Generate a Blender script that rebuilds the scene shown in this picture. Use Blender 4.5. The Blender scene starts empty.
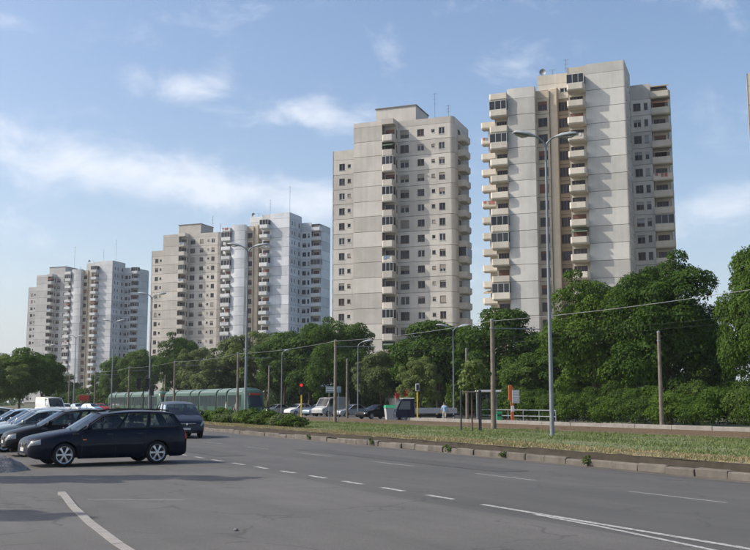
import bpy, math, random
import numpy as np
from mathutils import Vector, Matrix
R = math.radians
PI = math.pi
scene = bpy.context.scene
COL = scene.collection

# ------------------------------------------------------------------ camera
YAW = R(27.4)                       # road runs along +Y, x is metres to the right of the camera
PITCH = math.atan(127 / 980)
cam_data = bpy.data.cameras.new('camera')
cam_data.sensor_width = 36.0
cam_data.lens = 980 / 750 * 36.0
cam_data.clip_start = 0.1
cam_data.clip_end = 6000
cam = bpy.data.objects.new('camera', cam_data)
COL.objects.link(cam)
cam.location = (0, 0, 1.7)
cam.rotation_euler = (PI / 2 + PITCH, 0, -YAW)
scene.camera = cam

# ------------------------------------------------------------------ sky, sun, exposure
SUN_AZ = YAW + R(-92)               # clockwise from +Y
SUN_EL = R(42)
world = bpy.data.worlds.new('World')
scene.world = world
world.use_nodes = True
nt = world.node_tree
nt.nodes.clear()
def N(tree, kind, **kw):
    n = tree.nodes.new(kind)
    for k, v in kw.items():
        setattr(n, k, v)
    return n
def math_node(tree, op, a=None, b=None, c=None, clamp=False):
    n = tree.nodes.new('ShaderNodeMath'); n.operation = op; n.use_clamp = clamp
    for i, v in enumerate((a, b, c)):
        if v is None: continue
        if isinstance(v, (int, float)): n.inputs[i].default_value = v
        else: tree.links.new(v, n.inputs[i])
    return n.outputs[0]
sky = N(nt, 'ShaderNodeTexSky', sky_type='NISHITA', sun_disc=False)
sky.sun_elevation = SUN_EL
sky.sun_rotation = SUN_AZ
sky.air_density = 1.0
sky.dust_density = 3.0
sky.ozone_density = 1.6
SKY_STRENGTH = 0.135
tc = N(nt, 'ShaderNodeTexCoord')
sep = N(nt, 'ShaderNodeSeparateXYZ'); nt.links.new(tc.outputs['Generated'], sep.inputs[0])
dx, dy, dz = sep.outputs
az = math_node(nt, 'ARCTAN2', dx, dy)
el = math_node(nt, 'ARCSINE', dz)
# stretched noise on the (azimuth, elevation) of the sky: thin streaky cloud
comb = N(nt, 'ShaderNodeCombineXYZ')
nt.links.new(math_node(nt, 'MULTIPLY', az, 4.4), comb.inputs[0])
nt.links.new(math_node(nt, 'MULTIPLY', el, 7.5), comb.inputs[1])
nz = N(nt, 'ShaderNodeTexNoise'); nz.inputs['Scale'].default_value = 2.6; nz.inputs['Detail'].default_value = 8; nz.inputs['Roughness'].default_value = 0.60
nz.inputs['Distortion'].default_value = 0.35
nt.links.new(comb.outputs[0], nz.inputs['Vector'])
def bump_at(a_deg, e_deg, sa, se, amp):
    u = math_node(nt, 'DIVIDE', math_node(nt, 'SUBTRACT', az, R(a_deg)), R(sa))
    v = math_node(nt, 'DIVIDE', math_node(nt, 'SUBTRACT', el, R(e_deg)), R(se))
    r2 = math_node(nt, 'ADD', math_node(nt, 'MULTIPLY', u, u), math_node(nt, 'MULTIPLY', v, v))
    g = math_node(nt, 'EXPONENT', math_node(nt, 'MULTIPLY', r2, -1.0))
    return math_node(nt, 'MULTIPLY', g, amp)
# cloud banks: (azimuth, elevation, spread, spread, weight)
tot = math_node(nt, 'ADD', math_node(nt, 'MULTIPLY', math_node(nt, 'SUBTRACT', nz.outputs['Fac'], .5), 1.1), .5)
for b in [(6.0, 14.2, 3.8, 1.6, .30), (11, 12.9, 4.0, 1.4, .30), (16, 12.2, 4.5, 1.4, .30), (23, 11.9, 4.5, 1.4, .30), (28, 11.4, 4, 1.3, .2),
          (16.3, 17.8, 2.6, 1.3, .26), (18.2, 18.9, 1.2, .7, .14), (23.8, 16.7, 3.0, 1.0, .27), (49, 10.5, 6.0, 1.6, .25), (44, 22.8, 5, .7, .06),
          (6, 20.5, 5, .5, .14), (70, 14, 9, 2, .25), (95, 20, 12, 3, .2), (-30, 15, 12, 2, .25), (-70, 18, 10, 3, .2), (140, 15, 12, 3, .25), (-130, 14, 14, 3, .25)]:
    tot = math_node(nt, 'ADD', tot, bump_at(*b))
ramp = N(nt, 'ShaderNodeMapRange'); ramp.interpolation_type = 'SMOOTHSTEP'
ramp.inputs['From Min'].default_value = 0.52; ramp.inputs['From Max'].default_value = 1.04
nt.links.new(tot, ramp.inputs['Value'])
cl = math_node(nt, 'MULTIPLY', ramp.outputs[0], 0.70)
mix = N(nt, 'ShaderNodeMix', data_type='RGBA')
nt.links.new(cl, mix.inputs['Factor'])
hor = N(nt, 'ShaderNodeMix', data_type='RGBA'); hor.inputs[7].default_value = (5.0, 5.35, 5.9, 1)     # pale haze low in the sky, all round
nt.links.new(math_node(nt, 'MULTIPLY', math_node(nt, 'EXPONENT', math_node(nt, 'MULTIPLY', math_node(nt, 'MAXIMUM', el, 0.0), -1 / R(7))), .62), hor.inputs['Factor'])
nt.links.new(sky.outputs[0], hor.inputs[6])
hsv = N(nt, 'ShaderNodeHueSaturation'); hsv.inputs['Saturation'].default_value = 1.08
nt.links.new(hor.outputs[2], hsv.inputs['Color']); nt.links.new(hsv.outputs[0], mix.inputs[6])
mix.inputs[7].default_value = (5.6, 5.75, 6.1, 1)
bg = N(nt, 'ShaderNodeBackground'); bg.inputs['Strength'].default_value = SKY_STRENGTH
nt.links.new(mix.outputs[2], bg.inputs['Color'])
wo = N(nt, 'ShaderNodeOutputWorld'); nt.links.new(bg.outputs[0], wo.inputs[0])

sun_data = bpy.data.lights.new('sun', 'SUN')
sun_data.energy = 3.2
sun_data.angle = R(0.6)
sun_data.color = (1.0, 0.93, 0.82)
sun = bpy.data.objects.new('sun', sun_data)
COL.objects.link(sun)
sdir = Vector((math.sin(SUN_AZ) * math.cos(SUN_EL), math.cos(SUN_AZ) * math.cos(SUN_EL), math.sin(SUN_EL)))
sun.rotation_euler = sdir.to_track_quat('Z', 'Y').to_euler()
sun.location = sdir * 200
scene.view_settings.view_transform = 'Standard'
scene.view_settings.look = 'None'
scene.view_settings.exposure = 0.48
scene.view_settings.gamma = 1.0
scene.view_settings.use_curve_mapping = False
scene.render.engine = 'CYCLES'
scene.cycles.max_bounces = 5
scene.cycles.diffuse_bounces = 3
scene.cycles.use_adaptive_sampling = True
scene.cycles.adaptive_threshold = 0.025
scene.cycles.transparent_max_bounces = 12
scene.cycles.use_denoising = True

# ------------------------------------------------------------------ materials
MATS = {}
def material(name, color, rough=0.8, var=0.0, scale=3.0, bump=0.0, bump_scale=40.0, metallic=0.0, streak=0.0, color2=None, trans=0.0, spec=0.5, coat=0.0, emit=None, obj_var=0.0):
    if name in MATS: return MATS[name]
    m = bpy.data.materials.new(name); m.use_nodes = True
    t = m.node_tree; t.nodes.clear()
    out = N(t, 'ShaderNodeOutputMaterial')
    p = N(t, 'ShaderNodeBsdfPrincipled')
    p.inputs['Roughness'].default_value = rough
    p.inputs['Metallic'].default_value = metallic
    p.inputs['Specular IOR Level'].default_value = spec
    p.inputs['Coat Weight'].default_value = coat
    p.inputs['Coat Roughness'].default_value = 0.06
    col = None
    if var or streak or color2 or obj_var:
        tcn = N(t, 'ShaderNodeTexCoord')
        geo = N(t, 'ShaderNodeNewGeometry')
        n1 = N(t, 'ShaderNodeTexNoise'); n1.inputs['Scale'].default_value = scale; n1.inputs['Detail'].default_value = 6; n1.inputs['Roughness'].default_value = 0.62
        t.links.new(geo.outputs['Position'], n1.inputs['Vector'])
        f = n1.outputs['Fac']
        if streak:
            mp = N(t, 'ShaderNodeMapping'); mp.inputs['Scale'].default_value = (1.3, 1.3, 0.07)
            t.links.new(geo.outputs['Position'], mp.inputs['Vector'])
            n2 = N(t, 'ShaderNodeTexNoise'); n2.inputs['Scale'].default_value = 1.2; n2.inputs['Detail'].default_value = 5
            t.links.new(mp.outputs[0], n2.inputs['Vector'])
            f = math_node(t, 'ADD', math_node(t, 'MULTIPLY', f, 1 - streak), math_node(t, 'MULTIPLY', n2.outputs['Fac'], streak))
        if obj_var:
            oi = N(t, 'ShaderNodeObjectInfo')
            f = math_node(t, 'ADD', f, math_node(t, 'MULTIPLY', math_node(t, 'SUBTRACT', oi.outputs['Random'], 0.5), obj_var))
        mr = N(t, 'ShaderNodeMapRange'); mr.inputs['From Min'].default_value = 0.3; mr.inputs['From Max'].default_value = 0.7
        t.links.new(f, mr.inputs['Value'])
        mx = N(t, 'ShaderNodeMix', data_type='RGBA')
        c2 = color2 if color2 else tuple(min(1, c * (1 + var)) for c in color)
        c1 = color if color2 else tuple(c * (1 - var) for c in color)
        mx.inputs[6].default_value = (*c1, 1); mx.inputs[7].default_value = (*c2, 1)
        t.links.new(mr.outputs[0], mx.inputs['Factor'])
        t.links.new(mx.outputs[2], p.inputs['Base Color']); col = mx.outputs[2]
    else:
        p.inputs['Base Color'].default_value = (*color, 1)
    if bump:
        geo2 = N(t, 'ShaderNodeNewGeometry')
        nb = N(t, 'ShaderNodeTexNoise'); nb.inputs['Scale'].default_value = bump_scale; nb.inputs['Detail'].default_value = 5
        t.links.new(geo2.outputs['Position'], nb.inputs['Vector'])
        bm = N(t, 'ShaderNodeBump'); bm.inputs['Strength'].default_value = bump; bm.inputs['Distance'].default_value = 0.02
        t.links.new(nb.outputs['Fac'], bm.inputs['Height']); t.links.new(bm.outputs[0], p.inputs['Normal'])
    if emit:
        p.inputs['Emission Color'].default_value = (*emit[0], 1); p.inputs['Emission Strength'].default_value = emit[1]
    sh = p.outputs[0]
    if trans:
        tr = N(t, 'ShaderNodeBsdfTranslucent')
        if col is not None:
            hs = N(t, 'ShaderNodeHueSaturation'); hs.inputs['Value'].default_value = 1.5; hs.inputs['Saturation'].default_value = 1.1
            t.links.new(col, hs.inputs['Color']); t.links.new(hs.outputs[0], tr.inputs['Color'])
        else:
            tr.inputs['Color'].default_value = (*[min(1, c * 1.5) for c in color], 1)
        ms = N(t, 'ShaderNodeMixShader'); ms.inputs[0].default_value = trans
        t.links.new(sh, ms.inputs[1]); t.links.new(tr.outputs[0], ms.inputs[2]); sh = ms.outputs[0]
    t.links.new(sh, out.inputs[0])
    MATS[name] = m
    return m

def worn_paint(name, color, keep=0.62):
    m = bpy.data.materials.new(name); m.use_nodes = True
    t = m.node_tree; t.nodes.clear()
    out = N(t, 'ShaderNodeOutputMaterial'); p = N(t, 'ShaderNodeBsdfPrincipled'); p.inputs['Roughness'].default_value = .75
    p.inputs['Base Color'].default_value = (*color, 1)
    geo = N(t, 'ShaderNodeNewGeometry')
    a = N(t, 'ShaderNodeTexNoise'); a.inputs['Scale'].default_value = 9; a.inputs['Detail'].default_value = 8; a.inputs['Roughness'].default_value = .75
    t.links.new(geo.outputs['Position'], a.inputs['Vector'])
    r = N(t, 'ShaderNodeMapRange'); r.inputs['From Min'].default_value = .36; r.inputs['From Max'].default_value = .6
    r.inputs['To Min'].default_value = keep * .35; r.inputs['To Max'].default_value = keep
    t.links.new(a.outputs['Fac'], r.inputs['Value'])
    tr = N(t, 'ShaderNodeBsdfTransparent'); ms = N(t, 'ShaderNodeMixShader')
    t.links.new(r.outputs[0], ms.inputs[0]); t.links.new(tr.outputs[0], ms.inputs[1]); t.links.new(p.outputs[0], ms.inputs[2])
    t.links.new(ms.outputs[0], out.inputs[0]); MATS[name] = m
    return m

def asphalt(name, base, dark, scale_big=0.25, cracks=0.5):
    """old asphalt: fine aggregate, large stains, hairline cracks"""
    m = bpy.data.materials.new(name); m.use_nodes = True
    t = m.node_tree; t.nodes.clear()
    out = N(t, 'ShaderNodeOutputMaterial'); p = N(t, 'ShaderNodeBsdfPrincipled')
    geo = N(t, 'ShaderNodeNewGeometry')
    def noise(s, d, rough=.6, vec=None):
        n = N(t, 'ShaderNodeTexNoise'); n.inputs['Scale'].default_value = s; n.inputs['Detail'].default_value = d; n.inputs['Roughness'].default_value = rough
        t.links.new(vec if vec else geo.outputs['Position'], n.inputs['Vector']); return n.outputs['Fac']
    mp = N(t, 'ShaderNodeMapping'); mp.inputs['Scale'].default_value = (1.4, 0.10, 1)
    t.links.new(geo.outputs['Position'], mp.inputs['Vector'])
    lanes = noise(0.9, 5, .6, mp.outputs[0])
    big = noise(scale_big, 7, .65)
    fine = noise(70, 3, .7)
    f = math_node(t, 'ADD', math_node(t, 'MULTIPLY', big, .5), math_node(t, 'MULTIPLY', lanes, .5))
    r = N(t, 'ShaderNodeMapRange'); r.inputs['From Min'].default_value = .36; r.inputs['From Max'].default_value = .64
    t.links.new(f, r.inputs['Value'])
    mx = N(t, 'ShaderNodeMix', data_type='RGBA'); mx.inputs[6].default_value = (*dark, 1); mx.inputs[7].default_value = (*base, 1)
    t.links.new(r.outputs[0], mx.inputs['Factor'])
    gr = N(t, 'ShaderNodeMapRange'); gr.inputs['From Min'].default_value = .3; gr.inputs['From Max'].default_value = .7
    gr.inputs['To Min'].default_value = .58; gr.inputs['To Max'].default_value = 1.42
    t.links.new(fine, gr.inputs['Value'])
    mul = N(t, 'ShaderNodeMix', data_type='RGBA', blend_type='MULTIPLY'); mul.inputs['Factor'].default_value = 1
    t.links.new(mx.outputs[2], mul.inputs[6])
    cc = N(t, 'ShaderNodeCombineColor')
    for i in range(3): t.links.new(gr.outputs[0], cc.inputs[i])
    t.links.new(cc.outputs[0], mul.inputs[7])
    # cracks
    wp = N(t, 'ShaderNodeTexNoise'); wp.inputs['Scale'].default_value = 1.2; wp.inputs['Detail'].default_value = 4
    t.links.new(geo.outputs['Position'], wp.inputs['Vector'])
    va = N(t, 'ShaderNodeVectorMath', operation='ADD'); t.links.new(geo.outputs['Position'], va.inputs[0]); t.links.new(wp.outputs['Color'], va.inputs[1])
    vo = N(t, 'ShaderNodeTexVoronoi', feature='DISTANCE_TO_EDGE'); vo.inputs['Scale'].default_value = .38
    t.links.new(va.outputs[0], vo.inputs['Vector'])
    cr = N(t, 'ShaderNodeMapRange'); cr.inputs['From Min'].default_value = .004; cr.inputs['From Max'].default_value = .016; cr.inputs['To Min'].default_value = cracks; cr.inputs['To Max'].default_value = 0
    t.links.new(vo.outputs['Distance'], cr.inputs['Value'])
    ck = math_node(t, 'MULTIPLY', cr.outputs[0], math_node(t, 'GREATER_THAN', noise(.5, 3), .5))
    m3 = N(t, 'ShaderNodeMix', data_type='RGBA'); m3.inputs[7].default_value = (.02, .02, .02, 1)
    t.links.new(ck, m3.inputs['Factor']); t.links.new(mul.outputs[2], m3.inputs[6])
    t.links.new(m3.outputs[2], p.inputs['Base Color'])
    p.inputs['Roughness'].default_value = .82
    b = N(t, 'ShaderNodeBump'); b.inputs['Strength'].default_value = .35; b.inputs['Distance'].default_value = .01
    t.links.new(fine, b.inputs['Height']); t.links.new(b.outputs[0], p.inputs['Normal'])
    t.links.new(p.outputs[0], out.inputs[0]); MATS[name] = m
    return m

def glass_mat(name, tint, alpha):
    m = bpy.data.materials.new(name); m.use_nodes = True
    t = m.node_tree; t.nodes.clear()
    out = N(t, 'ShaderNodeOutputMaterial')
    g = N(t, 'ShaderNodeBsdfGlossy'); g.inputs['Roughness'].default_value = .03; g.inputs['Color'].default_value = (.9, .95, 1, 1)
    tr = N(t, 'ShaderNodeBsdfTransparent'); tr.inputs['Color'].default_value = (*tint, 1)
    fr = N(t, 'ShaderNodeFresnel'); fr.inputs['IOR'].default_value = alpha
    ms = N(t, 'ShaderNodeMixShader')
    t.links.new(fr.outputs[0], ms.inputs[0]); t.links.new(tr.outputs[0], ms.inputs[1]); t.links.new(g.outputs[0], ms.inputs[2])
    t.links.new(ms.outputs[0], out.inputs[0]); MATS[name] = m
    return m

M = material
M('concrete_light', (.36, .34, .31), .9, var=.22, scale=2.2, bump=.4)
M('kerb_old', (.115, .104, .09), .95, var=.5, scale=1.6, streak=.4, bump=.5)
M('concrete_dark', (.17, .15, .13), .95, var=.3, scale=3, bump=.4)
M('ballast', (.105, .088, .068), 1, var=.45, scale=14, bump=.9, bump_scale=18)
M('edge_dark', (.10, .082, .06), .95, var=.3, scale=3, bump=.3)
M('bed_concrete', (.22, .205, .185), .9, var=.2, scale=1.5, bump=.3)
M('soil_shaded', (.034, .028, .02), 1, var=.35, scale=4, bump=.6)  # earth, its colour darkened for shade under overhanging grass
M('ground', (.075, .085, .04), 1, var=.35, scale=.6, bump=.5)
M('lawn', (.085, .12, .045), 1, color2=(.17, .165, .085), scale=.9, bump=.5)
M('dry_lawn', (.15, .145, .07), 1, color2=(.25, .20, .12), scale=1.2, bump=.5)
M('rust', (.085, .058, .034), .7, var=.3, scale=6)
M('bark', (.09, .07, .05), .95, var=.35, scale=5, bump=.6)
M('wood_pole', (.17, .145, .115), .9, var=.3, scale=3, bump=.3)
M('galvanised', (.20, .22, .24), .55, var=.12, scale=2.5, metallic=.35)
M('lamp_shell', (.33, .36, .37), .5, var=.08, scale=4)
M('lamp_lens', (.55, .55, .5), .25)
M('black_metal', (.015, .015, .017), .5)
M('yellow_paint', (.62, .42, .03), .55, var=.15)
M('orange_paint', (.50, .13, .03), .55, var=.15)
M('green_plastic', (.03, .28, .13), .5, var=.12)
M('sign_blue', (.22, .30, .33), .5, var=.06)
M('sign_white', (.68, .68, .66), .5, var=.05)
M('sign_grey', (.42, .42, .42), .6, var=.1, scale=8)
M('red_paint', (.42, .035, .025), .55, var=.15)
M('red_lamp', (.7, .02, .01), .4, emit=((1, .02, .01), .75))
M('white_lamp', (.8, .8, .75), .4, emit=((1, .95, .85), 1.2))
M('wire', (.22, .23, .24), .5); M('wire_dark', (.03, .03, .03), .6)
M('tyre', (.018, .018, .019), .9, bump=.2, bump_scale=60)
M('alloy', (.62, .63, .64), .32, metallic=.75)
M('black_trim', (.02, .02, .022), .6)
M('interior', (.022, .022, .026), .9)
M('seat_fabric', (.06, .062, .07), .95)
M('headlamp', (.22, .24, .26), .08, spec=.9, coat=1.0)
M('indicator', (.75, .25, .03), .25)
M('tail_lamp', (.35, .01, .012), .2)
M('plate', (.5, .5, .48), .5)
M('chrome', (.7, .7, .72), .2, metallic=1)
glass_mat('car_glass', (.50, .58, .57), 1.52)
M('tower_glass', (.010, .012, .015), .2, spec=.3, obj_var=.9, color2=(.035, .036, .04))
worn_paint('road_paint', (.62, .62, .6), .62)
worn_paint('road_paint_faint', (.5, .5, .49), .34)
asphalt('road_asphalt', (.086, .084, .081), (.056, .055, .053), cracks=.35)
asphalt('old_asphalt', (.108, .103, .096), (.070, .067, .062), .4, .45)
asphalt('patch_asphalt', (.066, .064, .062), (.05, .05, .048), .6, .2)
asphalt('gutter_dirt', (.13, .115, .095), (.07, .06, .048), 1.2, .2)

# ------------------------------------------------------------------ geometry helpers
class MB:
    """collects shapes, then links them as one mesh object"""
    def __init__(s): s.v = []; s.f = []; s.m = []; s.mi = 0
    def add(s, vs, fs):
        o = len(s.v); s.v.extend(vs)
        for f in fs: s.f.append(tuple(i + o for i in f)); s.m.append(s.mi)
        return s
    def mat(s, i): s.mi = i; return s
    def box(s, x0, x1, y0, y1, z0, z1):
        return s.add([(x0, y0, z0), (x1, y0, z0), (x1, y1, z0), (x0, y1, z0), (x0, y0, z1), (x1, y0, z1), (x1, y1, z1), (x0, y1, z1)],
                     [(0, 3, 2, 1), (4, 5, 6, 7), (0, 1, 5, 4), (1, 2, 6, 5), (2, 3, 7, 6), (3, 0, 4, 7)])
    def bevel_box(s, x0, x1, y0, y1, z0, z1, b):
        rings = []
        for z, i in ((z0, b), (z0 + b, 0), (z1 - b, 0), (z1, b)):
            rings.append([(x0 + i + b * (i == 0), y0 + i, z), (x1 - i - b * (i == 0), y0 + i, z), (x1 - i, y0 + i + b * (i == 0), z), (x1 - i, y1 - i - b * (i == 0), z),
                          (x1 - i - b * (i == 0), y1 - i, z), (x0 + i + b * (i == 0), y1 - i, z), (x0 + i, y1 - i - b * (i == 0), z), (x0 + i, y0 + i + b * (i == 0), z)])
        return s.loft(rings, closed=True, caps=True)
    def loft(s, rings, closed=True, caps=True):
        n = len(rings[0]); vs = [tuple(p) for r in rings for p in r]; fs = []
        for k in range(len(rings) - 1):
            for i in range(n if closed else n - 1):
                j = (i + 1) % n
                fs.append((k * n + i, k * n + j, (k + 1) * n + j, (k + 1) * n + i))
        if caps and closed:
            fs.append(tuple(range(n - 1, -1, -1))); fs.append(tuple((len(rings) - 1) * n + i for i in range(n)))
        return s.add(vs, fs)
    def tube(s, pts, r, n=8, caps=True):
        pts = [Vector(p) for p in pts]; rs = r if isinstance(r, (list, tuple)) else [r] * len(pts)
        rings = []; up = None
        for i, p in enumerate(pts):
            d = (pts[min(i + 1, len(pts) - 1)] - pts[max(i - 1, 0)]).normalized()
            if up is None:
                a = Vector((0, 0, 1)) if abs(d.z) < .9 else Vector((1, 0, 0))
                up = d.cross(a).normalized()
            up = (up - d * up.dot(d)).normalized(); w = d.cross(up)
            rings.append([tuple(p + (up * math.cos(2 * PI * k / n) + w * math.sin(2 * PI * k / n)) * rs[i]) for k in range(n)])
        return s.loft(rings, True, caps)
    def lathe(s, prof, n=16, axis='z', c=(0, 0, 0), caps=True):
        rings = []
        for r, h in prof:
            ring = []
            for k in range(n):
                a = 2 * PI * k / n; u, v = r * math.cos(a), r * math.sin(a)
                p = (u, v, h) if axis == 'z' else ((u, h, v) if axis == 'y' else (h, u, v))
                ring.append((p[0] + c[0], p[1] + c[1], p[2] + c[2]))
            rings.append(ring)
        return s.loft(rings, True, caps)
    def prism(s, poly, y0, y1):
        """polygon in xz pulled along y"""
        return s.loft([[(x, y0, z) for x, z in poly], [(x, y1, z) for x, z in poly]], True, True)
    def slab(s, poly, z0, z1):
        """polygon in xy pulled up"""
        return s.loft([[(x, y, z0) for x, y in poly], [(x, y, z1) for x, y in poly]], True, True)
    def mesh(s, name, mats, smooth=None):
        me = bpy.data.meshes.new(name); me.from_pydata(s.v, [], s.f); me.update()
        for m in (mats if isinstance(mats, (list, tuple)) else [mats]): me.materials.append(MATS[m] if isinstance(m, str) else m)
        if len(me.materials) > 1: me.polygons.foreach_set('material_index', s.m)
        if smooth is not None:
            me.polygons.foreach_set('use_smooth', [True] * len(me.polygons))
            me.set_sharp_from_angle(angle=R(smooth))
        return me
    def build(s, name, mats, parent=None, smooth=None, loc=None, rz=None):
        return put(s.mesh(name, mats, smooth), name, parent, loc, rz)

def put(me, name, parent=None, loc=None, rz=None, mat=None, scale=None):
    o = bpy.data.objects.new(name, me); COL.objects.link(o)
    if parent is not None: o.parent = parent
    if loc is not None: o.location = loc
    if rz is not None: o.rotation_euler = (0, 0, rz)
    if scale is not None: o.scale = scale
    if mat is not None:
        o.material_slots[0].link = 'OBJECT'; o.material_slots[0].material = MATS[mat] if isinstance(mat, str) else mat
    return o
def tag(o, label, cat, group=None):
    o['label'] = label; o['category'] = cat
    if group: o['group'] = group
    return o
def thing(name, label, cat, loc=(0, 0, 0), rz=0, group=None):
    o = bpy.data.objects.new(name, None); COL.objects.link(o)
    o.location = loc; o.rotation_euler = (0, 0, rz); o.empty_display_size = .3
    return tag(o, label, cat, group)
def structure(o):
    o['kind'] = 'structure'; return o
def stuff(o, label=None, cat=None):
    o['kind'] = 'stuff'
    if label: o['label'] = label; o['category'] = cat
    return o
CHILDREN = {}
def kids(o):
    return [c for c in COL.objects if c.parent == o]
def copy_tree(root, loc, rz=None, label=None, group=None, scale=None):
    if root.name not in CHILDREN:
        CHILDREN[root.name] = [(c, kids(c)) for c in kids(root)]
    r = root.copy(); COL.objects.link(r); r.location = loc
    if rz is not None: r.rotation_euler = (0, 0, rz)
    if scale is not None: r.scale = scale
    if label: r['label'] = label
    if group: r['group'] = group
    for ch, gs in CHILDREN[root.name]:
        c = ch.copy(); COL.objects.link(c); c.parent = r
        for g in gs:
            d = g.copy(); COL.objects.link(d); d.parent = c
    return r
def np_mesh(name, V, n_per, mats, mat_idx=None):
    """V: (faces, n_per, 3) loose polygons"""
    nf = V.shape[0]
    me = bpy.data.meshes.new(name)
    me.vertices.add(nf * n_per); me.vertices.foreach_set('co', V.reshape(-1).astype(np.float32))
    me.loops.add(nf * n_per); me.loops.foreach_set('vertex_index', np.arange(nf * n_per, dtype=np.int32))
    me.polygons.add(nf); me.polygons.foreach_set('loop_start', np.arange(0, nf * n_per, n_per, dtype=np.int32))
    for m in mats: me.materials.append(MATS[m])
    if mat_idx is not None: me.polygons.foreach_set('material_index', mat_idx.astype(np.int32))
    me.update(calc_edges=True); me.validate()
    return me
# ------------------------------------------------------------------ ground, road, kerbs
def kerb_x(y):           # edge of the central reservation
    ys = [-60, 0, 15, 26, 59, 100, 160, 400]; xs = [16.4, 16.8, 17.0, 17.5, 18.4, 18.9, 19.3, 20]
    return float(np.interp(y, ys, xs))
def sheet(name, x0, x1, y0, y1, z, mat, ny=1):
    b = MB(); b.add([(x0, y0, z), (x1, y0, z), (x1, y1, z), (x0, y1, z)], [(0, 1, 2, 3)])
    return structure(b.build(name, mat))
sheet('ground', -2500, 2500, -800, 3500, -0.03, 'ground')
sheet('road', 5.0, 20.0, -60, 900, 0.0, 'road_asphalt')
# older, paler asphalt of the parking strip with a slightly wavy edge beside the carriageway
b = MB(); ys = np.linspace(-60, 420, 161); L_ = [(-40, y, .004) for y in ys]
rg = random.Random(4)
E_ = [(8.75 + .12 * math.sin(y * .31) + rg.uniform(-.05, .05), y, .004) for y in ys]
n = len(ys); b.add(L_ + E_, [(i, n + i, n + i + 1, i + 1) for i in range(n - 1)])
structure(b.build('parking_strip', 'old_asphalt'))

# painted markings
mk = []
def marking(pts, w, mat='road_paint', z=0.008):
    b = MB(); vs = []; fs = []
    for i, (x, y) in enumerate(pts):
        p0 = Vector(pts[max(i - 1, 0)]); p1 = Vector(pts[min(i + 1, len(pts) - 1)])
        d = (p1 - p0).normalized(); nrm = Vector((d.y, -d.x))
        vs += [(x - nrm.x * w / 2, y - nrm.y * w / 2, z), (x + nrm.x * w / 2, y + nrm.y * w / 2, z)]
    fs = [(2 * i, 2 * i + 1, 2 * i + 3, 2 * i + 2) for i in range(len(pts) - 1)]
    return structure(b.add(vs, fs).build('road_marking', mat))
marking([(9.27, 14.0), (9.25, 8), (9.22, 2), (9.2, -20)], .12)
for k in range(46):
    y = 14.95 + 1.79 * k
    marking([(9.3, y), (9.31, y + .92)], .13)
for k in range(-3, 26):
    y = 12.33 + 5.32 * k
    marking([(13.1, y), (13.1, y + 2.4)], .12, 'road_paint_faint')
marking([(9.17, 12.4), (9.08, 10.84), (8.82, 8.6), (8.4, 6), (7.5, 1.0), (6.6, -4)], .09)
marking([(3.6, 17.9), (5.1, 17.05)], .10, 'road_paint_faint')

# kerb of the central reservation: separate stones, uneven, some chipped
kerb = structure(MB().box(0, .01, 0, .01, -.02, -.01).build('median_kerb', 'kerb_old'))
rg = random.Random(11)
stone_meshes = []
for k in range(6):
    b = MB(); c = rg.uniform(.015, .05); L1 = .985 - rg.uniform(0, .02)
    prof = [(0, 0), (.0, .19 - c), (c * .8, .195), (.17, .20), (.17, 0)]
    rings = []
    for t in (0, .03, .5, .97, 1):
        sq = .012 if t in (0, 1) else 0; j = rg.uniform(-.008, .008)
        rings.append([(x + sq + (j if z > .1 else 0), t * L1, z - (sq if z > .1 else 0)) for x, z in prof])
    b.loft(rings)
    stone_meshes.append(b.mesh('kerb_stone', 'kerb_old'))
for i in range(-4, 118):
    y = i * 1.0
    x = kerb_x(y); sl = math.atan2(kerb_x(y + 1) - x, 1.0)
    if rg.random() < .012: continue
    o = put(rg.choice(stone_meshes), 'kerb_stone', kerb, (x + rg.uniform(-.03, .03), y, rg.uniform(-.05, .015)), -sl + rg.uniform(-.025, .025))
    o.rotation_euler.y = rg.uniform(-.06, .10)
b = MB()          # far kerb, one run
ys = np.linspace(114, 420, 40)
rings = [[(kerb_x(y), y, -.02), (kerb_x(y), y, .19), (kerb_x(y) + .17, y, .19), (kerb_x(y) + .17, y, -.02)] for y in ys]
b.loft(rings); stuff(b.build('kerb_run', 'kerb_old', kerb))

# the reservation itself: earth lip with shade painted into its colour, dry strip, lawn, gently humped
def strip(name, f0, f1, z0, z1, mat, y0=-40, y1=420, n=190, amp=.03, seed=1, nx=3):
    rr = random.Random(seed); b = MB(); ys = np.linspace(y0, y1, n); vs = []
    for y in ys:
        a, c = f0(y), f1(y)
        for i in range(nx + 1):
            t = i / nx
            vs.append((a + (c - a) * t + rr.uniform(-amp, amp) * .6, y, z0 + (z1 - z0) * t + rr.uniform(-amp, amp) * .5))
    m = nx + 1
    fs = [(j * m + i, j * m + i + 1, (j + 1) * m + i + 1, (j + 1) * m + i) for j in range(n - 1) for i in range(nx)]
    b.add(vs, fs); return structure(b.build(name, mat, smooth=60))
strip('earth_lip', lambda y: kerb_x(y) + .13, lambda y: kerb_x(y) + .22, .17, .36, 'soil_shaded', amp=.05, n=900, nx=2, seed=2)
strip('verge', lambda y: kerb_x(y) + .20, lambda y: kerb_x(y) + 2.2, .345, .34, 'dry_lawn', amp=.03, n=420, seed=3)
strip('lawn', lambda y: kerb_x(y) + 2.1, lambda y: 35.3, .33, .06, 'lawn', amp=.04, seed=5, nx=10)

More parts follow.
